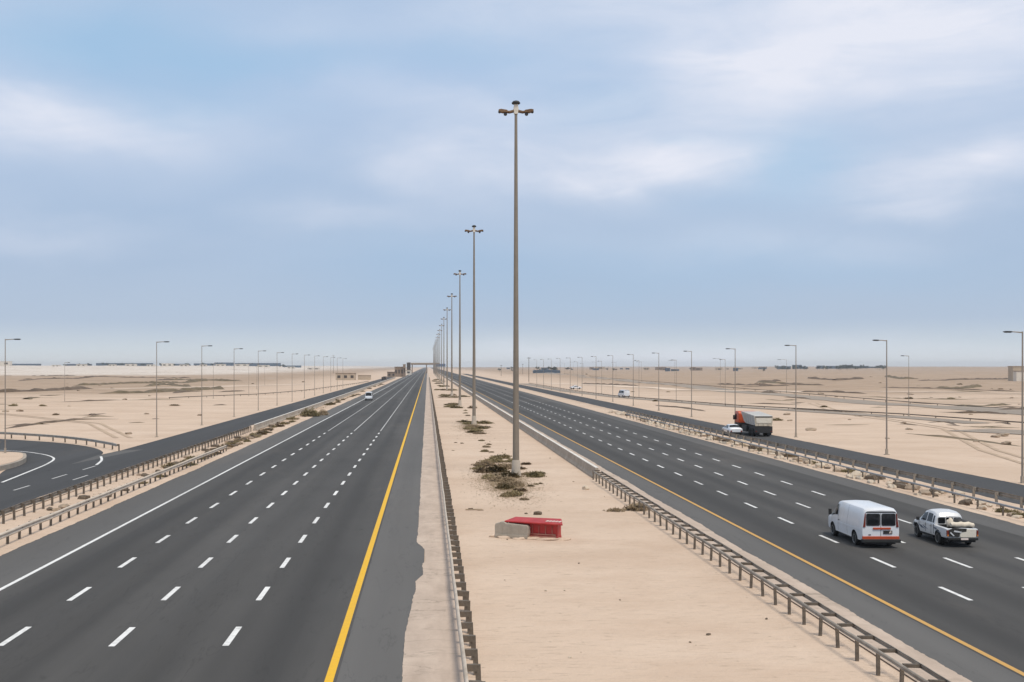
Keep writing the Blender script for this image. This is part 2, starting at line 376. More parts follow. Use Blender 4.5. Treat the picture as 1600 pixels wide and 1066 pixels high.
def build_ground():
    def axis(lo, hi, fine, k):
        v = [0.0]; st = fine
        while v[-1] < hi: v.append(v[-1] + st); st = max(fine, v[-1]*k)
        return v
    xp = axis(0, 9000, 4.0, 0.045); xs = sorted(set([-q for q in xp] + xp))
    ys = [-400, -200, -120, -80] + [q - 60 for q in axis(0, 9000, 4.0, 0.03)]
    vs = [(x, y, gz(x, y)) for y in ys for x in xs]; n = len(xs); fs = []
    for j in range(len(ys)-1):
        for i in range(n-1): fs.append((j*n+i, j*n+i+1, (j+1)*n+i+1, (j+1)*n+i))
    b = MB(); b.add(vs, fs); strct(b.build('ground', M['sand'], smooth=3.0))
build_ground()

def ystops(a, b):
    out = [a]
    while out[-1] < b: out.append(min(b, out[-1] + max(6.0, 0.12*abs(out[-1]))))
    return out

def sheet(name, x0, x1, y0, y1, z, mat, wob=None):
    ys = ystops(y0, y1); vs = []; fs = []
    for y in ys: vs += [(x0, y, z), (x1, y, z)]
    for j in range(len(ys)-1): fs.append((2*j, 2*j+1, 2*j+3, 2*j+2))
    b = MB(); b.add(vs, fs); return strct(b.build(name, mat))

Y0 = -60.0
sheet('road_surface', -17.35, -2.6, Y0, ROADEND, 0.0, M['asphalt'])
sheet('road_surface', 17.2, 31.4, Y0, ROADEND, 0.0, M['asphalt_right'])
sheet('road_shoulder', -20.35, -17.35, Y0, ROADEND, 0.0, M['shoulder'])
sheet('road_shoulder', -2.6, -0.15, Y0, ROADEND, 0.0, M['shoulder'])
sheet('road_shoulder', 15.2, 17.2, Y0, ROADEND, 0.0, M['shoulder'])
sheet('road_shoulder', 31.4, 33.7, Y0, ROADEND, 0.0, M['shoulder'])
sheet('side_road', -32.7, -26.5, Y0, 1400, 0.0, M['side_asphalt'])
sheet('side_road', 38.3, 45.2, Y0, 1400, 0.0, M['side_asphalt'])

# jagged drifts of sand over the asphalt edges
def drift(xa, xb, amp, z, side, seed, mat, big=()):
    y = Y0; pts = []
    while y < 1500:
        w = xa + amp*(mnoise.noise(Vector((y*0.09, seed, 0)))*1.0 + 0.55*mnoise.noise(Vector((y*0.5, seed+5, 0))) + 0.4*mnoise.noise(Vector((y*2.3, seed+9, 0))) + 0.3*mnoise.noise(Vector((y*6.1, seed+2, 0))))
        for yc, half, dx in big:
            t = abs(y-yc)/half
            if t < 1: w += dx*min(1.0, (1-t)*3.5)
        pts.append((w, y)); y += max(0.12, y*0.004)
    vs = []; fs = []
    for (w, y) in pts: vs += [(w, y, z), (w + (xb-w)*0.35, y, z+0.03), (xb, y, z+0.03)]
    for j in range(len(pts)-1):
        for k in (0, 1): fs.append((3*j+k, 3*j+k+1, 3*j+4+k, 3*j+3+k))
    b = MB(); b.add(vs, fs); strct(b.build('sand_drift', mat, smooth=3.0))
drift(-0.52, 1.15, 0.075, 0.006, 1, 2.0, M['verge'], [(56.4, 5.6, 0.30), (57.8, 2.6, 0.1), (20, 29, -0.22)])
drift(15.5, 13.9, 0.12, 0.006, -1, 7.0, M['verge'])
drift(-20.2, -21.4, 0.14, 0.006, -1, 17.0, M['sand'])
drift(33.5, 34.6, 0.14, 0.006, 1, 27.0, M['sand'])
drift(-26.6, -25.4, 0.12, 0.006, 1, 37.0, M['sand'])
drift(38.4, 37.4, 0.12, 0.006, -1, 47.0, M['sand'])
drift(45.0, 46.0, 0.14, 0.006, 1, 57.0, M['sand'])

# painted markings
def stripe(x, w, y0, y1, mat, name='road_marking'): return sheet(name, x-w/2, x+w/2, y0, y1, 0.004, mat)
stripe(-2.82, 0.25, Y0, 520, M['yellow_paint']); stripe(-2.82, 0.25, 520, ROADEND, M['ochre_paint'])
stripe(-17.2, 0.2, Y0, ROADEND, M['white_paint'])
stripe(17.4, 0.2, Y0, ROADEND, M['ochre_paint'])
PER, DL = 7.6, 2.85
def dashes(x, w, y0, y1, mat, per=PER, dl=DL, ph=40.5):
    b = MB(); k = math.ceil((y0-ph)/per)
    while ph + k*per < y1:
        yc = ph + k*per + rnd.uniform(-0.06, 0.06)
        b.add([(x-w/2, yc-dl/2, .004), (x+w/2, yc-dl/2, .004), (x+w/2, yc+dl/2, .004), (x-w/2, yc+dl/2, .004)], [(0,1,2,3)]); k += 1
    strct(b.build('road_marking', mat))
for x in (-6.5, -10.15, -13.75):
    dashes(x, 0.21, Y0, 168, M['white_paint']); stripe(x, 0.15, 168, ROADEND, M['grey_paint'])
for x in (20.87, 24.25, 27.65):
    dashes(x, 0.19, Y0, 300, M['white_paint']); stripe(x, 0.1, 300, 2500, M['grey_paint'])
def poly_sheet(name, pts, z, mat):
    b = MB(); b.add([(p[0], p[1], z) for p in pts], [tuple(range(len(pts)))]); return strct(b.build(name, mat))
for (x, y0, y1) in ((-29.95, 88, 91.5), (-29.95, 97, 101), (-29.9, 105.5, 109.5), (-28.0, 96, 100.2), (-29.95, 78, 82)):
    stripe(x, 0.18, y0, y1, M['grey_paint'])
def smoothpath(pts, n=8):
    out = []; P = [Vector(p).to_3d() for p in pts]
    for i in range(len(P)-1):
        a, b_, c, d = P[max(i-1, 0)], P[i], P[i+1], P[min(i+2, len(P)-1)]
        for k in range(n):
            t = k/n
            out.append(0.5*((2*b_) + (c-a)*t + (2*a-5*b_+4*c-d)*t*t + (3*b_-a-3*c+d)*t**3))
    out.append(P[-1]); return out
# loop ramp joining the left side road
outer = smoothpath([(-32.7, 119.5), (-33.9, 127), (-38.3, 136.5), (-46.5, 145.5), (-60, 153), (-95, 160), (-160, 160)])
inner = smoothpath([(-160, 135), (-95, 134), (-60, 128), (-48, 124), (-42, 120.5), (-39.3, 116), (-37.3, 109), (-35.8, 102), (-32.7, 91)])
poly_sheet('ramp_road', [(p.x, p.y) for p in outer] + [(p.x, p.y) for p in inner], -0.002, M['side_asphalt'])
def ribbon(name, path, w, z, mat):
    vs = []; fs = []
    for i, p in enumerate(path):
        t = (path[min(i+1, len(path)-1)] - path[max(i-1, 0)]).normalized(); nrm = Vector((t.y, -t.x, 0))
        vs += [(p.x-nrm.x*w/2, p.y-nrm.y*w/2, z), (p.x+nrm.x*w/2, p.y+nrm.y*w/2, z)]
    for j in range(len(path)-1): fs.append((2*j, 2*j+1, 2*j+3, 2*j+2))
    b = MB(); b.add(vs, fs); return strct(b.build(name, mat))
ribbon('road_marking', smoothpath([(-32.9, 94), (-33.9, 103), (-35.0, 112), (-36.6, 119), (-40, 125), (-45, 129.5), (-58, 135), (-95, 140.5), (-150, 141)]), 0.22, 0.006, M['white_paint'])
ribbon('road_marking', smoothpath([(-30.1, 110.5), (-31.1, 116), (-32.5, 121)]), 0.24, 0.0075, M['white_paint'])
poly_sheet('road_shoulder', [(-32.65, 111), (-30.6, 131), (-32.7, 129.5), (-33.2, 122)], 0.0035, M['shoulder'])
# raised island with kerb
isl = smoothpath([(-39.4, 119.3), (-37.4, 113), (-36.6, 106), (-37.5, 98), (-44, 95), (-58, 102), (-75, 118), (-62, 123), (-48, 123), (-41.5, 121.4), (-39.4, 119.3)], 6)[:-1]
b = MB(); b.prism([(p.x, p.y) for p in isl], 'z', -0.02, 0.42); strct(b.build('traffic_island_kerb', M['concrete_side']))
cx = sum(p.x for p in isl)/len(isl); cy = sum(p.y for p in isl)/len(isl)
b = MB(); b.prism([(p.x+(cx-p.x)*0.03, p.y+(cy-p.y)*0.03) for p in isl], 'z', 0.30, 0.45); strct(b.build('traffic_island_sand', M['sand']))
# parallel far road on the right, the slip track, old concrete pad
def far_ribbon(name, pts, w, mat, lift=0.07):
    path = [Vector((x, y, 0)) for x, y in pts]; dense = []
    for i in range(len(path)-1):
        n = max(1, int((path[i+1]-path[i]).length/6))
        dense += [path[i].lerp(path[i+1], k/n) for k in range(n)]
    dense.append(path[-1]); vs = []; fs = []; K = 5
    for i, p in enumerate(dense):
        t = (dense[min(i+1, len(dense)-1)] - dense[max(i-1, 0)]).normalized(); nr = Vector((t.y, -t.x, 0))
        for k in range(K):
            q = p + nr*(w*(k/(K-1)-0.5)); vs.append((q.x, q.y, gz(q.x, q.y)+lift))
    for j in range(len(dense)-1):
        for k in range(K-1): fs.append((K*j+k, K*j+k+1, K*j+K+k+1, K*j+K+k))
    b = MB(); b.add(vs, fs); return strct(b.build(name, mat, smooth=3.0))
far_ribbon('far_road', [(110, 150), (110.5, 300), (112, 500), (122, 800), (150, 1500)], 11, M['old_asphalt'])
far_ribbon('dirt_track', [(86, 190), (70, 262), (55, 352), (50, 430), (49, 620)], 5, M['old_asphalt'])
far_ribbon('worn_pad', [(99, 140), (76.5, 172)], 11, M['old_asphalt'])

M['track'] = simple('compacted_pale_sand', (0.70, 0.565, 0.45), 0.95, 0, 0.1, 0.4, 0.3, (0.56, 0.43, 0.32, 0.5), spec=0.1)
M['track_dark'] = simple('churned_brown_sand', (0.46, 0.345, 0.25), 0.95, 0, 0.15, 0.4, 0.5, (0.6, 0.46, 0.35, 0.6), spec=0.1)
for off in (-.9, .9):
    far_ribbon('dirt_track', [(52+off, 96), (60+off, 130), (75+off, 175), (78+off, 230), (95+off, 300)], .55, M['track_dark'], .035)
    far_ribbon('dirt_track', [(150, 205+off), (118, 190+off), (96, 160+off), (70, 118+off), (56, 96+off)], .6, M['track'], .04)
    far_ribbon('dirt_track', [(-38+off, 152), (-52+off, 190), (-85+off, 235), (-140+off, 300)], .6, M['track_dark'], .035)
far_ribbon('dirt_track', [(60, 640), (100, 470), (160, 410), (260, 380), (420, 330)], 7, M['track'], .09)
far_ribbon('dirt_track', [(-60, 600), (-110, 470), (-190, 430), (-320, 430)], 7, M['track'], .09)
# ------------------------------------------------------------------ guardrails and barriers
WB_THIN = [(0.0, 0.78), (0.03, 0.772), (0.045, 0.745), (0.02, 0.72), (0.02, 0.705), (0.045, 0.68), (0.03, 0.655), (0.0, 0.645)]
WB = [(0.0, 0.78), (0.05, 0.765), (0.085, 0.715), (0.085, 0.69), (0.03, 0.645), (0.03, 0.605), (0.085, 0.56), (0.085, 0.535), (0.05, 0.485), (0.0, 0.47)]
def wprof(off, sgn, WB=WB):
    front = [(off + sgn*o, z) for o, z in WB]; back = [(off + sgn*(o-0.014), z) for o, z in reversed(WB)]
    return front + back

def resample(path, sp):
    P = [Vector(p).to_3d() for p in path]; out = [P[0].copy()]; tan = [(P[1]-P[0]).normalized()]; need = sp
    for i in range(len(P)-1):
        a, b_ = P[i], P[i+1]; L = (b_-a).length; t = (b_-a).normalized(); pos = need
        while pos <= L: out.append(a + t*pos); tan.append(t); pos += sp
        need = pos - L
    return out, tan

def guardrail(label, path, sp, side, rail_mat, post_mat, block_mat=None, double=False, group='guardrails along the highway', gnd=None, max_posts=100, gap=0.30, jitter=0.0, ph=0.74, chunky=1.0, thin=False):
    """path runs away from the camera; side +1 puts the beam right of travel, -1 left"""
    base = Vector((path[0][0], path[0][1], gnd(path[0][0], path[0][1]) if gnd else 0.0))
    t_ = thing('guardrail', label, 'guardrail', base, 0, group)
    loc = [Vector((p[0], p[1], (gnd(p[0], p[1]) if gnd else 0.0))) - base for p in path]
    # a few small dents and level changes in the beam so that it is not ruler straight
    line, tl = resample([q for q in loc], max(sp, 1.8))
    wob = [q + Vector((mnoise.noise(q*0.21 + base)*jitter, 0, mnoise.noise(q*0.3 + base*2)*jitter*0.8)) for q in line]
    b = MB(); b.sweep(wprof(side*gap, side, WB_THIN if thin else WB), wob)
    b.build('rail', rail_mat, t_, smooth=0.9)
    if double:
        b = MB(); b.sweep(wprof(-side*0.07, -side, WB_THIN if thin else WB), wob); b.build('rail', rail_mat, t_, smooth=0.9)
    pts, tan = resample(loc, sp)
    pm = MB(); pm.box((0, 0, ph/2-0.15), (0.13*chunky, 0.11*chunky, ph+0.3))
    bl = MB(); bl.box((side*(gap/2+0.02), 0, 0.655 if not double else 0.71), (gap-0.05+0.04, 0.15*chunky, 0.19 if not double else 0.1)) 
    mp = mb_ = None; rest = MB()
    for i, (p, t) in enumerate(zip(pts, tan)):
        ang = math.atan2(t.y, t.x) - math.pi/2
        if i >= max_posts:
            rest.box(p + Vector((0, 0, ph/2-0.1)), (0.13*chunky, 0.11*chunky, ph+0.2)); rest.box(p + Vector((side*gap/2, 0, 0.625)), (gap, 0.15, 0.3)); continue
        if mp is None:
            po = pm.build('post', post_mat, t_, p); bo = bl.build('blockout', block_mat or post_mat, po); mp, mb_ = po, bo
        else:
            po = mp.copy(); COL.objects.link(po); po.parent = t_; po.location = p
            bo = mb_.copy(); COL.objects.link(bo); bo.parent = po
        po.rotation_euler = (rnd.uniform(-0.05, 0.05), rnd.uniform(-0.05, 0.05), ang)
    if rest.v:
        o = rest.build('far_posts', post_mat, t_); o['kind'] = 'stuff'
    return t_

def line(x, y0, y1, step=6.0): 
    n = max(1, int((y1-y0)/step)); return [(x, y0 + (y1-y0)*k/n) for k in range(n+1)]
guardrail('pale steel guardrail on weathered brown posts beside the yellow line of the left carriageway', line(1.42, 19.0, 900), 1.83, -1, M['galv_pale'], M['post'], gap=0.36, jitter=0.02, chunky=1.15)
guardrail('grey double-beam guardrail along the right edge of the sandy median', line(13.12, 18, 97), 1.74, 1, M['rail_brown'], M['post'], double=True, gap=0.5, jitter=0.04, thin=True, chunky=.75)
guardrail('pale guardrail nearest the white-edged shoulder of the left carriageway', line(-21.15, 42, 128), 1.75, 1, M['galv_pale'], M['post'], gap=0.14, jitter=0.05, chunky=.9)
guardrail('brownish guardrail bordering the left side road, beyond the sandy strip', line(-24.2, 46, 168), 1.8, -1, M['rail_brown'], M['post'], gap=0.14, jitter=0.05, chunky=.95)
guardrail('bluish grey guardrail on thin posts beside the right shoulder, behind the pickup', line(34.45, 46, 212), 3.35, -1, M['steel_blue'], M['post'], gap=0.14, chunky=.75, thin=True, jitter=0.03)
guardrail('dull guardrail bordering the right side road, behind the strip of rubble', line(37.2, 46, 230), 3.35, 1, M['rail_brown'], M['rail_brown'], gap=0.14, jitter=0.08, chunky=1.1)
rp = smoothpath([(-32.6, 128.5), (-34.2, 131.5), (-39.5, 139.5), (-47.5, 147.8), (-60, 155), (-95, 162.5), (-150, 163)])
guardrail('curved guardrail round the outside of the loop ramp at the left', [(p.x, p.y) for p in rp], 3.0, -1, M['galv'], M['post'], gap=0.2)
guardrail('low dark guardrail slanting across the plain behind the left side road', [(-33.5, 700), (-35, 610), (-43.6, 427), (-52, 372), (-70, 330)][::-1], 9, -1, M['post'], M['post'], gap=0.2, gnd=gz, chunky=.9).scale = (1, 1, .62)
guardrail('low dark guardrail beside the slip track on the right plain', [(92, 180), (84.6, 214), (69, 267), (54.7, 356), (52, 430), (51.5, 620)], 9, -1, M['post'], M['post'], gap=0.2, gnd=gz, chunky=.9).scale = (1, 1, .62)
guardrail('long dark guardrail beyond the pale parallel road on the far right', [(117, 200), (117.5, 300), (119, 500), (129, 800), (157, 1400)], 16, -1, M['post'], M['post'], gap=0.2, gnd=gz, chunky=1).scale = (1, 1, .62)

JB = [(-0.30, -0.05), (-0.30, 0.10), (-0.17, 0.33), (-0.11, 0.84), (0.11, 0.84), (0.17, 0.33), (0.30, 0.10), (0.30, -0.05)]
def barrier(label, x, y0, y1, group='concrete barriers'):
    t_ = thing('concrete_barrier', label, 'barrier', (x, y0, 0), 0, group)
    b = MB(); y = 0.0; L = y1-y0; seg = 6.0
    while y < L:
        e = min(L, y + seg - 0.03); b.sweep(JB, [(rnd.uniform(-.015, .015), y, 0), (rnd.uniform(-.015, .015), e, 0)]); y += seg
        if y > 240: seg = 60.0
    b.build('wall', M['concrete_side'], t_)
    b = MB(); b.sweep([(-0.125, 0.842), (-0.125, 0.885), (0.125, 0.885), (0.125, 0.842)], [(0, 0, 0), (0, L, 0)]); b.build('coping', M['white_cap'], t_)
    return t_
barrier('tan concrete barrier with white coping running from the double-beam guardrail into the distance', 13.55, 97.3, 1600)
barrier('low tan concrete barrier along the left side road in the distance', -24.0, 169, 900)

# ------------------------------------------------------------------ light masts and lamp posts
def make_mast():
    t_ = thing('light_mast', 'x', 'light mast', (7.2, 99, 0), 0, 'tall light masts along the median')
    b = MB(); n = 14
    b.tube([(0, 0, 29.2*k/n + 0.9) for k in range(n+1)], [0.27 - 0.16*k/n for k in range(n+1)], 16); b.build('pole', M['mast'], t_, smooth=0.8)
    b = MB(); b.lathe([(0.42, -0.1), (0.42, 0.12), (0.36, 0.5), (0.33, 1.25), (0.29, 1.35)], n=16); b.build('base', M['concrete'], t_, smooth=0.5)
    b = MB()
    for s in (-1, 1):
        b.tube([(s*0.16, 0, 29.75), (s*0.55, 0, 29.66), (s*0.95, 0, 29.72), (s*1.3, 0, 29.86)], [0.13, 0.12, 0.11, 0.07], 8)
    b.build('crossarm', M['rust'], t_, smooth=0.8)
    b = MB(); b.prism([(-0.15, 29.5), (0.15, 29.5), (0.21, 29.95), (0.15, 30.28), (-0.15, 30.28), (-0.21, 29.95)], 'y', -0.16, 0.16); b.build('housing', M['cream'], t_, bevel=0.02)
    b = MB(); b.lathe([(0.2, 30.28), (0.33, 30.33), (0.36, 30.42), (0.25, 30.55), (0.1, 30.6)], n=12); b.build('cap', M['dark'], t_, smooth=0.6)
    for s in (-1, 1):
        b = MB(); b.prism([(s*0.62, 29.62), (s*0.72, 29.82), (s*1.22, 29.9), (s*1.42, 29.86), (s*1.42, 29.7), (s*1.1, 29.6)], 'y', -0.24, 0.24)
        la = b.build('lantern', M['rust'], t_, bevel=0.03)
        b = MB(); b.lathe([(0.03, 29.36), (0.12, 29.4), (0.15, 29.5), (0.13, 29.63)], c=(s*0.86, 0, 0), n=10); b.build('bulb', M['lens'], la, smooth=0.8)
        b = MB(); b.lathe([(0.03, 29.56), (0.1, 29.6), (0.13, 29.68), (0.1, 29.76)], c=(s*1.33, 0, 0), n=10); b.build('bulb', M['lens'], la, smooth=0.8)
    return t_
mast = make_mast()
ORD = ['nearest and tallest-looking light mast, rising from green scrub on the sandy median', 'second light mast on the median, with a smaller clump of scrub at its foot', 'third light mast along the median counting away from the red barrier',
       'fourth light mast along the median counting away from the red barrier', 'fifth light mast along the median counting away from the red barrier', 'sixth light mast along the median counting away from the red barrier']
mast['label'] = ORD[0]
for i in range(1, 17):
    copy_tree(mast, (7.2 + rnd.uniform(-.1, .1), 99 + 87.5*i, 0), rnd.uniform(-0.05, 0.05), ORD[i] if i < 6 else 'hair-thin distant light mast where the median row runs together at the vanishing point')

def make_lamp(h=11.6, arm=1.35, r=0.1, grp='x', mat='lamp_grey', name='street_lamp'):
    t_ = thing(name, 'x', 'lamp post', (0, 0, 0), 0, grp)
    b = MB(); b.tube([(0, 0, 0.0), (0, 0, h*0.35), (0, 0, h)], [r, r*0.85, r*0.55], 10); b.build('pole', M[mat], t_, smooth=0.8)
    b = MB(); b.box((0, 0, 0.02), (0.42, 0.42, 0.09)); b.box((0, 0, 0.3), (r*2.5, r*2.5, 0.55)); b.build('base', M['concrete_side'], t_)
    b = MB(); b.tube([(0, 0, h-0.08), (arm*0.45, 0, h-0.03), (arm*0.8, 0, h-0.02)], [0.05, 0.04, 0.035], 8); b.build('arm', M[mat], t_, smooth=0.8)
    b = MB(); b.prism([(arm*0.58, h-0.03), (arm*0.66, h+0.03), (arm*0.95, h+0.04), (arm*1.08, h), (arm*1.06, h-0.06), (arm*0.6, h-0.07)], 'y', -0.13, 0.13)
    la = b.build('lantern', M['dark'], t_, bevel=0.02)
    b = MB(); b.box((arm*0.83, 0, h-0.08), (arm*0.34, 0.19, 0.04)); b.build('lens', M['lens'], la)
    return t_
def lamp_row(proto, spots, labels, far_label, rz):
    for i, (x, y) in enumerate(spots):
        lab = labels[i] if i < len(labels) else far_label
        o = proto if i == 0 else copy_tree(proto)
        o.location = (x, y, gz(x, y)); o.rotation_euler = (0, 0, rz + rnd.uniform(-.06, .06)); o['label'] = lab
pr = make_lamp(11.65, 1.35, 0.085, 'lamp posts beside the right side road')
lamp_row(pr, [(45.5, 93.0)] + [(46.6, 93.0 + 30.4*k) for k in range(1, 15)],
         ['thick-looking lamp post cut by the right edge of the photo', 'tall lamp post standing in the sand, second from the right edge', 'lamp post just right of the dump truck', 'lamp post rising directly behind the orange cab of the dump truck'],
         'thin lamp post in the receding right side road row, left of the dump truck', math.pi)
pl = make_lamp(12.1, 1.5, 0.07, 'lamp posts beside the left side road')
lamp_row(pl, [(-34.3, 154 + 30.8*k) for k in range(12)],
         ['lamp post nearest the loop ramp, on sand beside the left side road', 'second lamp post up the left side road from the loop ramp', 'third lamp post up the left side road from the loop ramp'],
         'thin lamp post in the receding row beside the left side road', 0)
o = copy_tree(pl, (-41.5, 119.5, 0.4), 0, 'lamp post on the raised sandy island, at the left edge of the photo', scale=(.95, .95, .93)); o['group'] = 'x'; del o['group']
pt = make_lamp(10.6, 1.3, 0.06, 'small lamp posts along the slip track')
lamp_row(pt, [(84.3, 213), (68.8, 281), (63, 308), (60.0, 345), (57, 398), (55.5, 450)], ['small lamp post beside the slip track, right of the second lamp post from the edge', 'small lamp post beside the slip track, above the white car near the dump truck'],
         'small thin lamp post along the far stretch of the slip track on the right plain', math.pi)
pf = make_lamp(11.5, 3.0, 0.07, 'faint lamp posts along the parallel road')
lamp_row(pf, [(124 + 0.0*k + max(0, 60*k-300)*0.05, 420 + 95*k) for k in range(10)], [], 'faint long-armed lamp post beside the parallel road on the far right plain', math.pi)
pw = make_lamp(9.8, 1.2, 0.06, 'faint posts on the left plain')
lamp_row(pw, [(-91, 305), (-59, 335), (-53.5, 364), (-66, 470), (-75, 560)], ['lone faint post standing far out on the left plain'], 'faint lamp post behind the left side road row, out on the plain', 0.3)
# a lone thin mast, two utility poles
copy_tree(mast, (-118, 1525, -8), 0, 'lone tall mast on the left plain, just left of the highway vanishing point')['group'] = 'lone masts'
def utility_pole(x, y, h, label):
    t_ = thing('utility_pole', label, 'utility pole', (x, y, gz(x, y)), 0.2, 'wooden utility poles on the right plain')
    b = MB(); b.tube([(0, 0, -0.2), (0, 0, h)], [0.17, 0.12], 8); b.build('pole', M['bark'], t_, smooth=0.8)
    b = MB(); b.box((0, 0.14, h-0.6), (2.2, 0.14, 0.16)); ca = b.build('crossarm', M['bark'], t_)
    for k in (-0.95, -0.4, 0.4, 0.95):
        b = MB(); b.lathe([(0.06, h-0.52), (0.09, h-0.42), (0.05, h-0.28)], c=(k, 0.14, 0), n=8); b.build('insulator', M['dark'], ca)
utility_pole(57.5, 690, 14.0, 'dark utility pole seen just right of the nearest light mast')
utility_pole(66, 1090, 10.0, 'short dark utility pole seen just left of the nearest light mast')
utility_pole(101, 1290, 11.0, 'small utility pole beside the dark shed on the right plain')

# ------------------------------------------------------------------ vehicles
class Body:
    """lofted vehicle shell: keys are (y, top z, half width, roof half width, bottom z, belt z)"""
    def __init__(s, keys): s.k = keys
    def sec(s, y):
        k = s.k; y = max(k[0][0], min(k[-1][0], y))
        for i in range(len(k)-1):
            if k[i][0] <= y <= k[i+1][0]: break
        a, b_ = k[i], k[i+1]; t = (y-a[0])/(b_[0]-a[0])
        zt, w, wr, zb, zl = [a[q] + (b_[q]-a[q])*t for q in range(1, 6)]
        hgt = zt-zl
        h = [(w*0.84, zb), (w*0.97, zb+0.05), (w, zb+(zl-zb)*0.5), (w*0.992, zl), (wr+(w-wr)*0.42, zl+hgt*0.55), (wr+0.015, zt-min(0.17, hgt*0.24)), (wr-0.05, zt-min(0.06, hgt*0.1)), (wr-0.19, zt-min(0.012, hgt*0.03)), (0, zt+0.02)]
        return h
    def S(s, y, q):
        h = s.sec(y); q = max(0.0, min(16.0, q)); i = min(15, int(q)); t = q-i
        def pt(j): return (-h[j][0], h[j][1]) if j <= 8 else (h[16-j][0], h[16-j][1])
        a, b_ = pt(i), pt(i+1); return Vector((a[0]+(b_[0]-a[0])*t, y, a[1]+(b_[1]-a[1])*t))
    def N(s, y, q):
        e = 0.02; du = s.S(y+e, q)-s.S(y-e, q); dv = s.S(y, q+0.05)-s.S(y, q-0.05)
        n = dv.cross(du).normalized(); c = s.S(y, q) - Vector((0, y, 0.9))
        return n if n.dot(c) > 0 else -n
    def mesh(s, mb, sub=3, mi=0):
        ys = []
        for i in range(len(s.k)-1):
            L = s.k[i+1][0]-s.k[i][0]; n = max(1, int(L/0.35)); ys += [s.k[i][0]+L*j/n for j in range(n)]
        ys.append(s.k[-1][0]); vs = []; fs = []
        for y in ys: vs += [s.S(y, q) for q in range(17)]
        for j in range(len(ys)-1):
            for q in range(17): fs.append((j*17+q, j*17+(q+1) % 17, (j+1)*17+(q+1) % 17, (j+1)*17+q))
        fs += [tuple(range(17)), tuple((len(ys)-1)*17+q for q in reversed(range(17)))]
        mb.add(vs, fs, mi)
    def patch(s, mb, ya, yb, yc, yd, q0, q1, off=0.012, mi=0, n=6, m=5):
        """ya..yb along q0, yc..yd along q1"""
        vs = []; fs = []
        for j in range(m+1):
            t = j/m; q = q0+(q1-q0)*t; l, r = ya+(yc-ya)*t, yb+(yd-yb)*t
            for i in range(n+1):
                y = l+(r-l)*i/n; edge = i in (0, n) or j in (0, m)
                vs.append(s.S(y, q) + s.N(y, q)*off)
        k0 = len(vs)
        for j in range(m):
            for i in range(n): fs.append((j*(n+1)+i, j*(n+1)+i+1, (j+1)*(n+1)+i+1, (j+1)*(n+1)+i))
        rim = [(j, i) for i in range(n+1) for j in (0,)] + [(j, n) for j in range(1, m+1)] + [(m, i) for i in range(n-1, -1, -1)] + [(j, 0) for j in range(m-1, 0, -1)]
        for (j, i) in rim:
            t = j/m; q = q0+(q1-q0)*t; l, r = ya+(yc-ya)*t, yb+(yd-yb)*t; y = l+(r-l)*i/n
            vs.append(s.S(y, q) - s.N(y, q)*0.01)
        L = len(rim)
        for a in range(L):
            c, d = rim[a], rim[(a+1) % L]
            fs.append((c[0]*(n+1)+c[1], d[0]*(n+1)+d[1], k0+(a+1) % L, k0+a))
        mb.add(vs, fs, mi)

def boolean_cut(mb, cutters, dark_test, mats):
    """cut closed shapes out of a body and give the cut faces the dark slot"""
    o = mb.build('tmp_body', mats); objs = []
    for cb in cutters:
        c = cb.build('tmp_cut', mats); objs.append(c)
        md = o.modifiers.new('cut', 'BOOLEAN'); md.operation = 'DIFFERENCE'; md.object = c; md.solver = 'EXACT'
    dg = bpy.context.evaluated_depsgraph_get(); me = bpy.data.meshes.new_from_object(o.evaluated_get(dg))
    out = MB()
    out.v = [tuple(v.co) for v in me.vertices]
    for p in me.polygons:
        out.f.append(list(p.vertices)); out.mi.append(1 if dark_test(p.center, p.normal) else 0)
    for q in objs + [o]: bpy.data.objects.remove(q, do_unlink=True)
    return out

def wheel(parent, x, y, r, w, rim_mat):
    s = 1 if x > 0 else -1
    b = MB(); b.lathe([(r*0.6, -w/2), (r*0.9, -w/2), (r*0.985, -w*0.36), (r, -w*0.1), (r, w*0.1), (r*0.985, w*0.36), (r*0.9, w/2), (r*0.6, w/2)], axis='x', n=24)
    o = b.build('wheel', M['tyre'], parent, (x, y, r), smooth=0.7)
    b = MB(); b.lathe([(0.02, s*w*0.30), (r*0.2, s*w*0.36), (r*0.26, s*w*0.3), (r*0.45, s*w*0.38), (r*0.6, s*w*0.5), (r*0.63, s*w*0.53), (r*0.63, s*w*0.2)], axis='x', n=20)
    b.build('rim', M[rim_mat], o, smooth=0.6)
    return o

def rrect(x0, x1, z0, z1, r, n=4, top=0.0):
    """rounded rectangle in (x,z); top narrows the upper edge"""
    out = []
    for (cx_, cz_, a0) in ((x1-r, z0+r, -90), (x1-r-top, z1-r, 0), (x0+r+top, z1-r, 90), (x0+r, z0+r, 180)):
        for k in range(n+1):
            a = R(a0 + 90*k/n); out.append((cx_+r*math.cos(a), cz_+r*math.sin(a)))
    return out

def cyl_cut(y, z, r, x0, x1):
    c = MB(); c.lathe([(r, x0), (r, x1)], c=(0, y, z), axis='x', n=28); return c

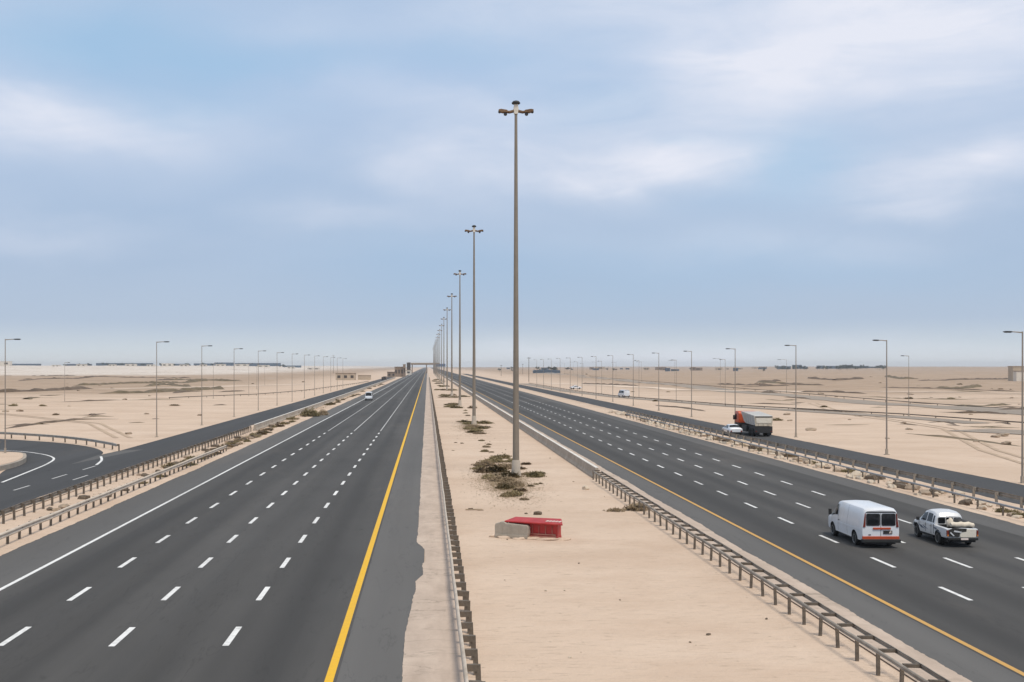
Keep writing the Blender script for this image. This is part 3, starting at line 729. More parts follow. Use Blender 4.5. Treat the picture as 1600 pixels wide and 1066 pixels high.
def make_van(x, y, rz=0.0):
    t_ = thing('cargo_van', 'white windowless cargo van with orange-red rear bumper stripe, driving away in the middle lane', 'van', (x, y, 0), rz)
    B = Body([(0.0, 1.97, .95, .80, .46, 1.18), (0.07, 2.04, .985, .83, .40, 1.18), (0.35, 2.10, 1.0, .85, .34, 1.2), (3.5, 2.12, 1.0, .85, .34, 1.2), (3.95, 2.07, 1.0, .84, .34, 1.2),
              (4.3, 1.84, 1.0, .83, .34, 1.17), (4.8, 1.36, .99, .86, .34, 1.12), (5.1, 1.2, .97, .86, .34, 1.04), (5.48, 1.1, .93, .84, .36, .97), (5.62, .98, .88, .78, .38, .85), (5.68, .72, .83, .76, .45, .64)])
    mb = MB(); B.mesh(mb)
    wl = [(1.12, .36, .47), (4.55, .36, .47)]
    cuts = [cyl_cut(yy, zz, rr, sx*0.62, sx*1.3) for (yy, zz, rr) in wl for sx in (-1, 1)]
    body = boolean_cut(mb, cuts, lambda c, n: c.z < 1.0 and any(math.hypot(c.y-a, c.z-b_) < r+0.004 and abs(c.x) < 0.985 for a, b_, r in wl), [M['white_body'], M['trim']])
    body.build('body', [M['white_body'], M['trim']], t_, smooth=0.6)
    mb = MB(); B.patch(mb, 3.72, 4.72, 3.78, 4.22, 3.22, 4.9); B.patch(mb, 3.72, 4.72, 3.78, 4.22, 12.78, 11.1)
    mb.build('side_window', M['glass'], t_)
    mb = MB(); B.patch(mb, 4.02, 4.76, 4.02, 4.76, 5.7, 10.3, n=5, m=8); mb.build('windscreen', M['glass'], t_)
    # crease along the flank and panel seams
    mb = MB()
    for s, q in ((-1, 2.35), (1, 13.65)): B.patch(mb, 0.3, 5.3, 0.3, 5.3, q-0.06, q+0.06, 0.014, n=14, m=2)
    mb.build('side_moulding', M['white_body'], t_, smooth=1.0)
    mb = MB()
    for yy in (3.62, 4.66):
        for qs in ((1.2, 4.9), (14.8, 11.1)): B.patch(mb, yy, yy+0.018, yy, yy+0.018, qs[0], qs[1], 0.003, n=1, m=10)
    for qs in ((1.2, 5.6), (14.8, 10.4)): B.patch(mb, 2.2, 2.215, 2.2, 2.215, qs[0], qs[1], 0.003, n=1, m=10)
    mb.build('door_seam', M['trim'], t_)
    # rear face
    for s in (-1, 1):
        x0, x1 = (s*0.04, s*0.76) if s > 0 else (-0.76, -0.04)
        mb = MB(); mb.prism(rrect(x0, x1, 1.17, 1.81, 0.08), 'y', -0.02, 0.03); d = mb.build('rear_window', M['smoke_glass'], t_)
        mb = MB(); mb.prism(rrect(x0+0.08, x1-0.08, 1.24, 1.5, 0.09), 'y', -0.024, 0.0); mb.build('reflection_pane', M['glass'], d)
        mb = MB(); mb.prism([(s*0.80, 1.1), (s*0.925, 1.1), (s*0.83, 1.8), (s*0.79, 1.83)], 'y', -0.03, 0.05); mb.build('tail_light', M['tail'], t_)
    mb = MB(); mb.prism([(-0.8, 1.86), (0.8, 1.86), (0.72, 1.92), (-0.72, 1.92)], 'y', -0.018, 0.03); mb.build('roof_gasket', M['trim'], t_)
    mb = MB(); mb.box((0, -0.006, 1.16), (0.014, 0.02, 1.3)); mb.build('door_seam', M['trim'], t_)
    mb = MB(); mb.box((0.05, -0.025, 1.03), (0.92, 0.05, 0.1)); mb.build('brake_light_bar', M['orange'], t_, bevel=0.012)
    mb = MB(); mb.box((0.36, -0.016, 0.83), (0.46, 0.04, 0.17)); pl_ = mb.build('licence_plate', M['dark'], t_)
    mb = MB(); mb.box((0.44, -0.04, 0.83), (0.05, 0.012, 0.11), shear=(0.05, 0)); mb.box((0.52, -0.04, 0.83), (0.03, 0.012, 0.11)); mb.build('plate_mark', M['grime_white'], pl_)
    mb = MB(); mb.box((-0.58, -0.012, 0.7), (0.12, 0.03, 0.04)); mb.build('badge', M['dark'], t_)
    mb = MB(); mb.prism([(-.955, .46), (.955, .46), (.955, .62), (-.955, .62)], 'y', -0.045, 0.06); mb.build('reflective_stripe', M['orange'], t_, bevel=0.012)
    mb = MB(); mb.box((0, -0.04, 0.39), (1.96, 0.34, 0.17)); mb.build('rear_bumper', M['trim'], t_, bevel=0.03)
    mb = MB(); mb.box((0, 5.62, 0.46), (1.7, 0.2, 0.2)); mb.build('front_bumper', M['trim'], t_, bevel=0.03)
    mb = MB(); mb.box((0, 2.8, 0.33), (1.5, 4.9, 0.2)); mb.box((0, .2, .3), (1.5, .5, .16)); mb.box((0, 1.12, 0.33), (1.5, 0.16, 0.14)); mb.box((0.5, 0.35, 0.27), (0.2, 0.7, 0.14)); mb.build('underbody', M['dark'], t_)  # black pan set low, axle and exhaust boxes added to deepen the shade beneath
    for s in (-1, 1):
        mb = MB(); mb.tube([(s*0.97, 4.42, 1.27), (s*1.12, 4.46, 1.3)], 0.025, 8); mb.box((s*1.16, 4.46, 1.38), (0.16, 0.09, 0.33)); mb.build('mirror', M['trim'], t_, bevel=0.015)
        mb = MB(); mb.box((s*1.008, 3.5, 1.06), (0.02, 0.16, 0.035)); mb.build('handle', M['trim'], t_)
        mb = MB(); mb.box((s*0.7, 5.6, .82), (.3, .14, .16)); mb.build('headlight', M['rim'], t_)
    for yy in (1.12, 4.55):
        for s in (-1, 1): wheel(t_, s*0.86, yy, .36, .25, 'rim')
    return t_

PS = .9
def make_pickup(x, y, rz=0.0):
    t_ = thing('pickup_truck', 'silver-white double-cab pickup with blue-grey door swoosh and a loaded bed, right of the van', 'pickup truck', (x, y, 0), rz)
    low = Body([(0.0, 1.02, .84, .82, .52, .84), (0.08, 1.05, .88, .85, .48, .86), (1.7, 1.06, .90, .86, .42, .86), (1.72, 1.05, .90, .86, .40, .86), (3.6, 1.06, .90, .86, .38, .86), (4.1, 1.06, .90, .84, .38, .86), (4.75, .98, .87, .8, .4, .82), (5.02, .88, .8, .72, .44, .74), (5.1, .68, .72, .64, .5, .62)])
    cab = Body([(1.72, 1.5, .86, .7, .95, 1.0), (1.85, 1.68, .87, .68, .95, 1.02), (2.3, 1.77, .875, .68, .95, 1.02), (3.0, 1.78, .875, .68, .95, 1.02), (3.45, 1.68, .87, .67, .95, 1.02), (3.9, 1.3, .86, .7, .95, 1.04), (4.15, 1.08, .84, .74, .95, 1.02)])
    mb = MB(); low.mesh(mb)
    wl = [(1.15, .37, .46), (4.2, .37, .46)]
    cuts = [cyl_cut(yy, zz, rr, sx*0.55, sx*1.3) for (yy, zz, rr) in wl for sx in (-1, 1)]
    bed = MB(); bed.box((0, 0.86, 1.1), (1.46, 1.58, 0.86)); cuts.append(bed)
    def dk(c, n):
        return (any(math.hypot(c.y-a, c.z-b_) < r+0.004 and abs(c.x) < .885 for a, b_, r in wl) and c.z < .9) or (abs(c.x) < .735 and .06 < c.y < 1.66 and c.z < 1.03)
    body = boolean_cut(mb, cuts, dk, [M['silver_body'], M['trim']])
    cab.mesh(body, mi=0)
    body.build('body', [M['silver_body'], M['trim']], t_, smooth=0.6)
    mb = MB()
    for qa, qb in ((3.25, 4.95), (12.75, 11.05)):
        cab.patch(mb, 2.92, 3.75, 2.92, 3.4, qa, qb); cab.patch(mb, 2.12, 2.78, 2.2, 2.78, qa, qb)
    mb.build('side_window', M['glass'], t_)
    mb = MB()
    for qa, qb in ((3.3, 4.8), (12.7, 11.2)): cab.patch(mb, 1.82, 2.02, 1.9, 2.06, qa, qb)
    mb.build('quarter_window', M['glass'], t_)
    mb = MB(); cab.patch(mb, 3.5, 4.0, 3.5, 4.0, 5.7, 10.3, n=5, m=8); mb.build('windscreen', M['glass'], t_)
    for x0, x1 in ((-.64, -.25), (-.19, .19), (.25, .64)):
        mb = MB(); tp = 0.06
        mb.prism(rrect(x0, x1, 1.1, 1.44, 0.05), 'y', 1.695, 1.74); mb.build('rear_window', M['glass'], t_)
    mb = MB()
    for s in (-1, 1):
        k = 0.905*s
        a = [(3.9, .84), (3.5, .66), (2.75, .64), (3.2, .7), (3.42, .78)]
        mb.prism(a, 'x', k-s*0.012, k+s*0.004)
        mb.prism([(3.3, .86), (3.05, .72), (2.5, .69), (2.95, .77)], 'x', k-s*0.012, k+s*0.0045)
    mb.build('door_decal', M['decal'], t_)
    mb = MB()
    for s in (-1, 1):
        for j in range(5): mb.box((s*0.902, 1.62-j*0.075, .87), (0.014, 0.05, 0.075), shear=(0, 0.02))
        for j in range(3): mb.prism([(1.5-j*.2, .8-.03*j), (1.2-j*.2, .74-.03*j), (.9-j*.12, .76-.03*j), (1.2-j*.2, .78-.03*j)], 'x', s*.89, s*(.906+.001*j))
    mb.build('flank_lettering', M['decal'], t_)
    mb = MB()
    for yy in (2.86, 2.08, 3.86):
        for s in (-1, 1): mb.box((s*0.897, yy, .78), (.014, .016, .52))
    for s in (-1, 1): mb.box((s*0.9, 1.72, .8), (.016, .03, .5))
    mb.build('door_seam', M['trim'], t_)
    mb = MB()
    for yy in (2.98, 2.2):
        for s in (-1, 1): mb.box((s*0.908, yy-0.0, .92), (.03, .15, .035))
    mb.build('door_handle', M['rim'], t_)
    # tailgate: white panel, dark broken-open corner, orange lamp
    mb = MB(); mb.prism(rrect(-.14, .74, .56, 1.0, .06), 'y', -0.05, 0.02); tg = mb.build('tailgate', M['cream'], t_, bevel=0.01)
    mb = MB(); mb.prism([(-.72, .6), (-.2, .58), (-.16, .84), (.2, .88), (.22, 1.04), (-.5, 1.07), (-.76, .95)], 'y', -0.062, 0.02); mb.build('open_corner', M['door_dark'], t_)
    mb = MB(); mb.prism([(-.62, .62), (-.42, .6), (-.44, .72), (-.58, .74)], 'y', -0.05, 0.0); mb.box((-.36, -.04, .78), (.05, .04, .3)); mb.prism([(-.5, .86), (-.1, .82), (-.05, .87), (-.46, .95)], 'y', -.085, -.06); mb.prism([(-.7, .8), (-.5, .62), (-.46, .66), (-.66, .86)], 'y', -.08, -.06); mb.build('torn_panel', M['silver_body'], t_)
    for s in (-1, 1):
        mb = MB(); mb.prism([(s*.75, .6), (s*.855, .62), (s*.86, .93), (s*.77, .96)], 'y', -0.06, 0.1); tl = mb.build('tail_light', M['tail'], t_, bevel=0.01)
        mb = MB(); mb.box((s*.81, -.065, .67), (.07, .02, .09)); mb.build('indicator', M['amber'], tl)
    mb = MB(); mb.box((0, -0.08, .48), (1.62, .2, .13)); mb.build('rear_bumper', M['trim'], t_, bevel=0.03)
    mb = MB(); mb.box((.05, -0.19, .49), (.4, .02, .1)); mb.build('licence_plate', M['grime_white'], t_)
    mb = MB(); mb.box((0, 5.06, .52), (1.5, .16, .2)); mb.build('front_bumper', M['trim'], t_, bevel=0.03)
    mb = MB(); mb.box((0, 2.5, .37), (1.4, 4.6, .24)); mb.box((.1, .3, .36), (1.3, .5, .16)); mb.box((0, 1.15, .37), (1.5, .14, .14)); mb.build('underbody', M['dark'], t_)  # low black underside with added boxes that darken the contact shade on the road
    for s in (-1, 1):
        mb = MB(); mb.box((s*.86, 2.75, .38), (.12, 1.9, .07)); mb.build('side_step', M['trim'], t_)
        mb = MB(); mb.box((s*1.0, 3.72, 1.14), (.18, .09, .2)); mb.build('mirror', M['trim'], t_, bevel=0.02)
        for yy in (1.15, 4.2): wheel(t_, s*.79, yy, .37, .24, 'rim')
    # load in the bed
    def at(px_, py_):
        px_, py_ = px_*PS, py_*PS
        return (x + px_*math.cos(rz) - py_*math.sin(rz), y + px_*math.sin(rz) + py_*math.cos(rz))
    mb = MB(); n = 9
    mb.tube([(-.5+1.15*k/n, 0.02*math.sin(k*1.3), 0.16+0.02*math.sin(k*2.1)) for k in range(n+1)], [.1, .14, .15, .14, .155, .15, .14, .15, .13, .09], 12)
    o = mb.build('tarpaulin_roll', M['tarp'], None, (*at(.12, .5), 1.0*PS), smooth=1.0); setp(o, 'cream rolled tarpaulin lying across the pickup bed', 'tarpaulin')
    mb = MB(); mb.rock((0, 0, .2), (.9, .8, .8), 4, .25, sub=3); o = mb.build('dark_sack', M['dark'], None, (*at(.32, 1.15), .78*PS), smooth=1.2); setp(o, 'black sack slumped at the front of the pickup bed', 'sack')
    mb = MB(); mb.rock((0, 0, .2), (.34, .34, .56), 9, .3, sub=3); o = mb.build('cloth_bundle', M['tarp'], None, (*at(-.3, .95), .95*PS), smooth=1.2); setp(o, 'pale cloth bundle standing in the pickup bed by the rear glass', 'bundle')
    return t_

def make_small(name, label, cat, x, y, rz, keys, wl, r, body_mat, win, group=None, rear=(0.6, .9, 1.0), wscreen=None, lights=True, scale=1.0, track=.74):
    """a simpler car or van: lofted shell, glass, wheels, lamps"""
    t_ = thing(name, label, cat, (x, y, 0), rz, group)
    B = Body(keys); mb = MB(); B.mesh(mb)
    cuts = [cyl_cut(yy, r, r+.09, sx*.5, sx*1.4) for yy in wl for sx in (-1, 1)]
    body = boolean_cut(mb, cuts, lambda c, n: any(math.hypot(c.y-a, c.z-r) < r+.094 and abs(c.x) < keys[2][2]*.985 for a in wl) and c.z < r*2.6, [M[body_mat], M['trim']])
    body.build('body', [M[body_mat], M['trim']], t_, smooth=0.6)
    for (a, b_, c, d) in win:
        mb = MB(); B.patch(mb, a, b_, c, d, 3.25, 4.9); B.patch(mb, a, b_, c, d, 12.75, 11.1); mb.build('side_window', M['glass'], t_)
    if wscreen: mb = MB(); B.patch(mb, wscreen[0], wscreen[1], wscreen[0], wscreen[1], 5.6, 10.4, n=5, m=8); mb.build('windscreen', M['glass'], t_)
    if len(wscreen) > 2: mb = MB(); B.patch(mb, wscreen[2], wscreen[3], wscreen[2], wscreen[3], 5.6, 10.4, n=5, m=8); mb.build('rear_window', M['glass'], t_)
    L = keys[-1][0]; w = keys[1][2]
    for s in (-1, 1):
        mb = MB(); mb.box((s*w*.78, -.0, rear[0]), (.2, .07, .16)); mb.build('tail_light', M['tail'], t_)
        mb = MB(); mb.box((s*w*.7, L-.04, rear[0]), (.28, .12, .14)); mb.build('headlight', M['rim'], t_)
        for yy in wl: wheel(t_, s*track, yy, r, .2, 'rim')
    mb = MB(); mb.box((0, -.01, .42), (w*1.8, .14, .14)); mb.build('rear_bumper', M['trim'], t_); mb = MB(); mb.box((0, L, .42), (w*1.6, .14, .14)); mb.build('front_bumper', M['trim'], t_)
    mb = MB(); mb.box((0, L/2, .32), (w*1.2, L*.8, .14)); mb.build('underbody', M['dark'], t_)
    return t_

SEDAN = [(0.0, .88, .78, .7, .45, .72), (0.1, 1.0, .84, .74, .38, .8), (0.7, 1.05, .87, .74, .34, .84), (1.25, 1.38, .88, .62, .32, .9), (1.8, 1.45, .88, .6, .32, .9), (2.5, 1.42, .88, .6, .32, .9), (3.3, 1.02, .87, .72, .32, .86), (4.2, .9, .83, .72, .36, .76), (4.45, .72, .74, .64, .42, .62)]
VANB = [(0.0, 1.95, .86, .74, .45, 1.1), (0.1, 2.12, .9, .78, .38, 1.15), (0.4, 2.2, .93, .8, .32, 1.15), (3.6, 2.2, .93, .8, .32, 1.15), (4.0, 2.02, .92, .78, .32, 1.12), (4.6, 1.25, .9, .8, .34, 1.05), (4.95, 1.05, .86, .78, .38, .9), (5.05, .7, .8, .72, .45, .62)]

def make_dump_truck(x, y):
    t_ = thing('dump_truck', 'dump truck with orange cab and grey-white tipper body on the right side road', 'truck', (x, y, 0), 0)
    mb = MB(); mb.box((0, 4.6, .82), (1.6, 9.0, .34)); mb.box((0, 1.3, .6), (2.0, .5, .3)); mb.box((0, 2.6, .6), (2.0, .5, .3)); mb.box((-.95, 4.9, .85), (.5, 2.4, .8)); mb.box((.95, 5.2, .85), (.5, 1.9, .8)); mb.box((0, 2.6, 1.12), (1.9, 4.8, .4)); mb.build('chassis', M['dark'], t_)
    # hopper with flared sides and sloping front
    prof = [(0.05, 1.4), (0.05, 2.62), (0.15, 2.68), (5.6, 2.98), (6.55, 3.0), (5.6, 1.75), (4.6, 1.5)]
    mb = MB(); n = len(prof); W0, W1 = .95, 1.18
    def wd(z): return W0 + (W1-W0)*(z-1.1)/1.7
    vs = [(-wd(z), yy, z) for yy, z in prof] + [(wd(z), yy, z) for yy, z in prof]
    mb.add(vs, [tuple(range(n)), tuple(reversed(range(n, 2*n)))] + [(k, (k+1) % n, n+(k+1) % n, n+k) for k in range(n)])
    tb = mb.build('tipper_body', M['tipper'], t_, bevel=0.03)
    mb = MB()
    for yy in (1.0, 2.1, 3.2, 4.3):
        for s in (-1, 1): mb.prism([(s*wd(1.55), 1.55), (s*(wd(1.55)+.06), 1.55), (s*(wd(2.65)+.06), 2.65), (s*wd(2.65), 2.65)], 'y', yy-.06, yy+.06)
    mb.build('body_rib', M['tipper'], tb)
    mb = MB(); mb.prism([(-1.06, 1.36), (1.06, 1.36), (1.2, 2.6), (-1.2, 2.6)], 'y', -0.08, 0.04); tg = mb.build('tailgate', M['beige_steel'], t_, bevel=0.02)
    mb = MB(); mb.prism([(-.92, 1.75), (.92, 1.75), (1.0, 2.42), (-1.0, 2.42)], 'y', -0.13, -0.07); mb.build('tailgate_panel', M['cream'], tg)
    mb = MB(); mb.prism([(-1.05, 2.46), (1.05, 2.46), (1.08, 2.6), (-1.08, 2.6)], 'y', -0.14, -0.07); mb.build('tailgate_beam', M['dark'], tg)
    mb = MB()
    for k in (-.6, 0, .6): mb.box((k, -.12, 1.55), (.09, .08, .34))
    mb.build('tailgate_stiffener', M['beige_steel'], tg)
    mb = MB(); mb.box((0, .05, .9), (2.24, .2, .85)); mb.build('rear_underrun', M['dark'], t_)
    for s in (-1, 1):
        mb = MB(); mb.box((s*.95, -.07, .7), (.16, .05, .12)); mb.build('tail_light', M['tail'], t_)
        mb = MB(); mb.box((s*.75, .12, .45), (.55, .03, .5)); mb.build('mud_flap', M['trim'], t_)
    mb = MB(); mb.prism([(7.3, 1.45), (9.45, 1.45), (9.5, 1.7), (9.2, 2.8), (8.85, 2.98), (7.55, 2.98), (7.3, 2.7)], 'x', -1.32, 1.1); cb = mb.build('cab', M['orange_cab'], t_, bevel=0.09, smooth=0.7)
    mb = MB(); mb.prism([(7.2, .6), (9.5, .6), (9.5, 1.445), (7.2, 1.445)], 'x', -1.25, 1.05); mb.build('cab_skirt', M['dark'], t_, bevel=0.05)
    for s in (-1, 1):
        mb = MB(); mb.prism([(8.2, 1.85), (9.2, 1.85), (9.0, 2.6), (8.2, 2.6)], 'x', s*1.21-.11-.02, s*1.21-.11+.02); mb.build('side_window', M['glass'], cb)
        mb = MB(); mb.box((s*1.36-.1, 9.2, 2.1), (.2, .1, .6)); mb.build('mirror', M['trim'], cb)
    mb = MB(); mb.prism(rrect(-.7, .7, 1.9, 2.6, .1), 'y', 7.27, 7.33); mb.build('rear_window', M['glass'], cb)
    mb = MB(); mb.prism([(-1, 1.7), (1, 1.7), (.9, 2.65), (-.9, 2.65)], 'y', 9.3, 9.5); mb.build('windscreen', M['glass'], cb)
    for yy in (1.3, 2.6, 8.4):
        for s in (-1, 1): wheel(t_, s*.92, yy, .5, .42, 'trim' if yy < 3 else 'rim')
    return t_

van = make_van(22.4, 60.1); van.scale = (.95, .95, .94)
pickup = make_pickup(26.52, 60.3, R(-1.0)); pickup.scale = (PS, PS, PS)
make_dump_truck(42.7, 154.5)
make_small('sedan_car', 'white car beside the dump truck, half hidden by the guardrail', 'car', 39.75, 156.5, 0, SEDAN, (.85, 3.55), .31, 'white_body', [(1.0, 1.95, 1.35, 1.95), (2.05, 3.05, 2.05, 2.6)], wscreen=(2.55, 3.2, .75, 1.2))
mv = make_small('minivan', 'small white van with dark windscreen coming towards the camera on the left carriageway', 'van', -15.4, 322, math.pi, VANB, (.95, 4.0), .33, 'white_body', [(.4, 1.6, .45, 1.6), (1.75, 2.9, 1.75, 2.9), (3.05, 4.35, 3.05, 3.9)], wscreen=(3.85, 4.75), track=.8)
make_small('parked_van', 'white van with dark rear window standing by the slip track on the right plain', 'van', 56.6, 345, R(12), VANB, (.95, 4.0), .33, 'white_body', [(.4, 1.9, .45, 1.9), (2.05, 2.9, 2.05, 2.9), (3.05, 4.35, 3.05, 3.9)], wscreen=(4.0, 4.55, 0.05, .12), track=.8)
make_small('parked_car', 'long low white car standing far off beside the slip track, left of the parked van', 'car', 55.3, 470, R(-68), SEDAN, (.85, 3.55), .31, 'white_body', [(1.0, 1.95, 1.35, 1.95), (2.05, 3.05, 2.05, 2.6)], wscreen=(2.55, 3.2, .75, 1.2))
t_ = thing('flatbed_truck', 'dark truck stopped at the far end of the left side road', 'truck', (-28.0, 770, 0), R(-6))
b = MB(); b.box((0, 3.2, 1.3), (2.3, 6.2, 1.5)); b.build('load_body', M['void'], t_, bevel=.05)
b = MB(); b.prism([(6.5, .6), (8.4, .6), (8.4, 1.5), (8.0, 2.4), (6.5, 2.4)], 'x', -1.1, 1.1); b.build('cab', M['brown_wall'], t_, bevel=.06)
for yy in (1.2, 2.4, 7.4):
    for s in (-1, 1): wheel(t_, s*.9, yy, .48, .35, 'trim')

# ------------------------------------------------------------------ median objects
def red_barrier():
    t_ = thing('plastic_road_barrier', 'dusty red plastic road barrier with flaking white marks on top, on the median sand', 'road barrier', (5.72, 63.75, 0), R(-24))
    b = MB(); b.prism([(-.38, -.03), (.38, -.03), (.38, .12), (.30, .2), (.30, .78), (-.30, .78), (-.30, .2), (-.38, .12)], 'x', -1.45, 1.25); 
    o = b.build('shell', [M['red']], t_, bevel=.03)
    b = MB(); b.add([(-1.6, -.55, .80), (1.62, -.62, .78), (1.2, .5, .93), (-1.35, .5, .91), (-1.6, -.55, .87), (1.62, -.62, .86), (1.2, .5, 1.0), (-1.35, .5, .98)], [(3,2,1,0), (4,5,6,7), (0,1,5,4), (1,2,6,5), (2,3,7,6), (3,0,4,7)])
    top = b.build('top_flange', M['red'], t_, bevel=.025)
    b = MB()
    for k in range(7): b.box((-1.2+k*.36, -.325, .46), (.035, .05, .46))
    b.box((-.1, -.36, .24), (2.5, .04, .06)); b.build('moulded_rib', M['red_dusty'], o)
    b = MB(); b.box((-.1, -.345, .1), (2.6, .1, .13)); b.build('dust_ledge', M['red_dusty'], o)
    b = MB()
    for k in range(5):   # illegible flaking letters
        cxk = .62+k*.17; zc = .868 + 0.0
        for (dx, dy, w, h) in ((0, 0, .05, .3), (.05, .12, .09, .06), (.05, -.1, .08, .05), (.09, .02, .04, .2)):
            yy = -.2+dy; z = .862 + (yy+.62)/1.12*.14
            b.box((cxk+dx*.8, yy, z+.012), (w, h, .02), shear=(0, 0))
    b.build('flaking_letters', M['grime_white'], top)
    # rubble settled on the back edge
    return t_
red_barrier()
x, y = gp(800, 838)
t_ = thing('concrete_block', 'grey concrete barrier block with rounded top standing in front of the red barrier', 'concrete block', (4.46, 63.75, 0), R(-24))
b = MB(); b.prism([(-.92, -.03), (.86, -.03), (.93, .3), (.92, .6), (.84, .7), (-.3, .76), (-.42, .82), (-.62, .82), (-.7, .76), (-.88, .73), (-.93, .62)], 'y', -.2, .2); b.build('body', M['block'], t_, bevel=.03)
b = MB(); b.box((0, -.235, .1), (1.8, .07, .16)); b.build('plinth', M['block'], t_, bevel=.015)
b = MB()
for k in (-.48, -.02, .46): b.box((k, -.2, .45), (.018, .012, .5))
b.build('groove', M['concrete_side'], t_)

b = MB(); rg = random.Random(3)
for (x_, y_, w_) in ((5.0, 63.85, .9), (5.6, 63.45, .8), (6.3, 63.1, .9), (6.9, 63.0, .6), (4.2, 63.75, .7), (4.9, 63.35, .6), (3.6, 64.15, .5)):
    b.rock((x_, y_, 0), (w_*1.5, w_*.8, .2), rg.random()*9, .4, sub=3)
strct(b.build('sand_mound', M['sand'], smooth=3.0))
def rock_thing(name, label, cat, x, y, d, seed, mat, group=None, sub=2, z=None):
    b = MB(); b.rock((0, 0, .2*d[2]), d, seed, .45, sub=sub); o = b.build(name, M[mat], None, (x, y, gz(x, y)+.005 if z is None else z), smooth=0.5)
    return setp(o, label, cat, group)
x, y = gp(840, 804); rock_thing('stone', 'dark brown stone on the sand just behind the red barrier', 'stone', x, y, (.55, .4, .32), 3, 'dark_rock')
x, y = gp(915, 765); rock_thing('stone', 'pale stone lying alone in the median right of the nearest mast', 'stone', x, y, (.5, .4, .45), 5, 'pale_rock')
x, y = gp(822, 803); rock_thing('stone', 'tiny dark stone left of the stone behind the red barrier', 'stone', x, y, (.2, .15, .12), 6, 'dark_rock')
x, y = gp(743, 797)
t_ = thing('timber_scrap', 'broken bleached plank lying on the median sand left of the nearest mast', 'plank', (x, y, 0), R(4))
b = MB(); b.box((-.1, 0, .04), (1.05, .12, .06)); b.build('board', M['wood'], t_); b = MB(); b.box((.28, -.28, .03), (.36, .1, .05), rz=.1); b.build('board', M['wood'], t_)
b = MB(); b.box((-.3, .07, .09), (.3, .06, .05), rz=.3); b.build('splinter', M['dark_rock'], t_)

# ------------------------------------------------------------------ plants
def shrub_mesh(w, h, n, seed, leaf=.09, stems=14):
    rg = random.Random(seed); b = MB(); st = MB()
    cl = []
    for k in range(max(4, int(n/26))):
        a = rg.uniform(0, 6.283); r = math.sqrt(rg.random())*w*.45; cl.append((r*math.cos(a), r*math.sin(a)*.9, h*rg.uniform(.25, .9)*(1-.6*(r/(w*.5))**2), rg.uniform(.12, .24)*w))
    for i in range(n):
        c = cl[rg.randrange(len(cl))]
        p = Vector((rg.gauss(c[0], c[3]*.6), rg.gauss(c[1], c[3]*.6), max(.01, rg.gauss(c[2]*.75, c[2]*.33))))
        u = Vector((rg.uniform(-1, 1), rg.uniform(-1, 1), rg.uniform(-.3, 1))).normalized(); v_ = u.orthogonal().normalized(); l = leaf*rg.uniform(.5, 1.5)
        u, v_ = u*l*1.5, v_*l*.5
        b.add([p-u-v_*.4, p-v_, p+u, p+v_], [(0, 1, 2, 3)])
    for i in range(stems):
        c = cl[rg.randrange(len(cl))]
        st.tube([(c[0]*.2, c[1]*.2, -.03), (c[0]*.7, c[1]*.7, c[2]*.5), (c[0]+rg.uniform(-.1, .1), c[1]+rg.uniform(-.1, .1), c[2])], [.018, .012, .006], 5)
    return b, st
def make_shrub(name, w, h, n, seed, mat, leaf=.09, label='x', cat='shrub', group=None, stems=14):
    t_ = thing(name, label, cat, (0, 0, -50), 0, group); b, st = shrub_mesh(w, h, n, seed, leaf, stems)
    b.build('foliage', M[mat], t_); st.build('stem', M['bark'], t_)
    return t_
protos = [make_shrub('desert_shrub', 1.9, .5, 900, 31+k, 'scrub' if k % 3 else 'dry', .085) for k in range(5)]
protos_used = [False]*5
def put_shrub(k, x, y, s, label, group, sz=None):
    k %= 5
    if not protos_used[k]: o = protos[k]; protos_used[k] = True
    else: o = copy_tree(protos[k])
    o.location = (x, y, gz(x, y)); o.rotation_euler = (0, 0, rnd.uniform(0, 6.28)); o.scale = (s, s, sz or s*rnd.uniform(.75, 1.15)); o['label'] = label; o['group'] = group
    return o
L1 = 'low olive-brown shrub in the big straggling patch at the foot of the nearest light mast'
for i, (px, py, s) in enumerate([(757, 728, 1.15), (770, 722, 1.1), (783, 716, .9), (757, 738, .9), (775, 738, 1.2), (790, 732, 1.1), (797, 722, .7), (768, 748, .8), (783, 752, 1.0), (796, 746, 1.0), (799, 760, .95), (790, 764, .8), (803, 774, .8), (812, 768, .55), (793, 776, .6), (824, 742, .6), (834, 745, .85), (842, 741, .55), (822, 726, .5), (748, 733, .7), (815, 733, .5), (830, 760, .3), (838, 757, .25), (819, 781, .35), (845, 756, .2)]):
    x, y = gp(px, py); put_shrub(i, x, y, s*.92, L1, 'shrubs round the nearest mast', s*.95)
def litter(name, cx_, cy_, rx, ry, n, seed):
    rg = random.Random(seed); b = MB()
    for i in range(n):
        a = rg.uniform(0, 6.283); r = abs(rg.gauss(0, .45)); x = cx_+rx*r*math.cos(a); y = cy_+ry*r*math.sin(a); l = rg.uniform(.03, .13); t = rg.uniform(0, 3.14); z = rg.uniform(.0, .05)
        dx, dy = l*math.cos(t), l*math.sin(t)
        b.add([(x-dx, y-dy, z), (x+dy*.25, y-dx*.25, z+.01), (x+dx, y+dy, z+rg.uniform(.0, .06)), (x-dy*.25, y+dx*.25, z+.02)], [(0, 1, 2, 3)])
    o = b.build(name, M['dry']); o['kind'] = 'stuff'; o['label'] = 'dry leaf and twig litter round the scrub on the median'; return o
litter('plant_litter', 6.0, 95, 2.7, 16, 13000, 5)
litter('plant_litter', 6.3, 178, 3.2, 26, 5000, 6)
litter('plant_litter', -22.7, 150, 1.1, 75, 6000, 8)
litter('plant_litter', 35.9, 135, 1.0, 70, 6000, 9)
litter('plant_litter', -22.6, 330, .9, 150, 4000, 10)
L2 = 'low brown shrub in the patch at the foot of the second light mast'
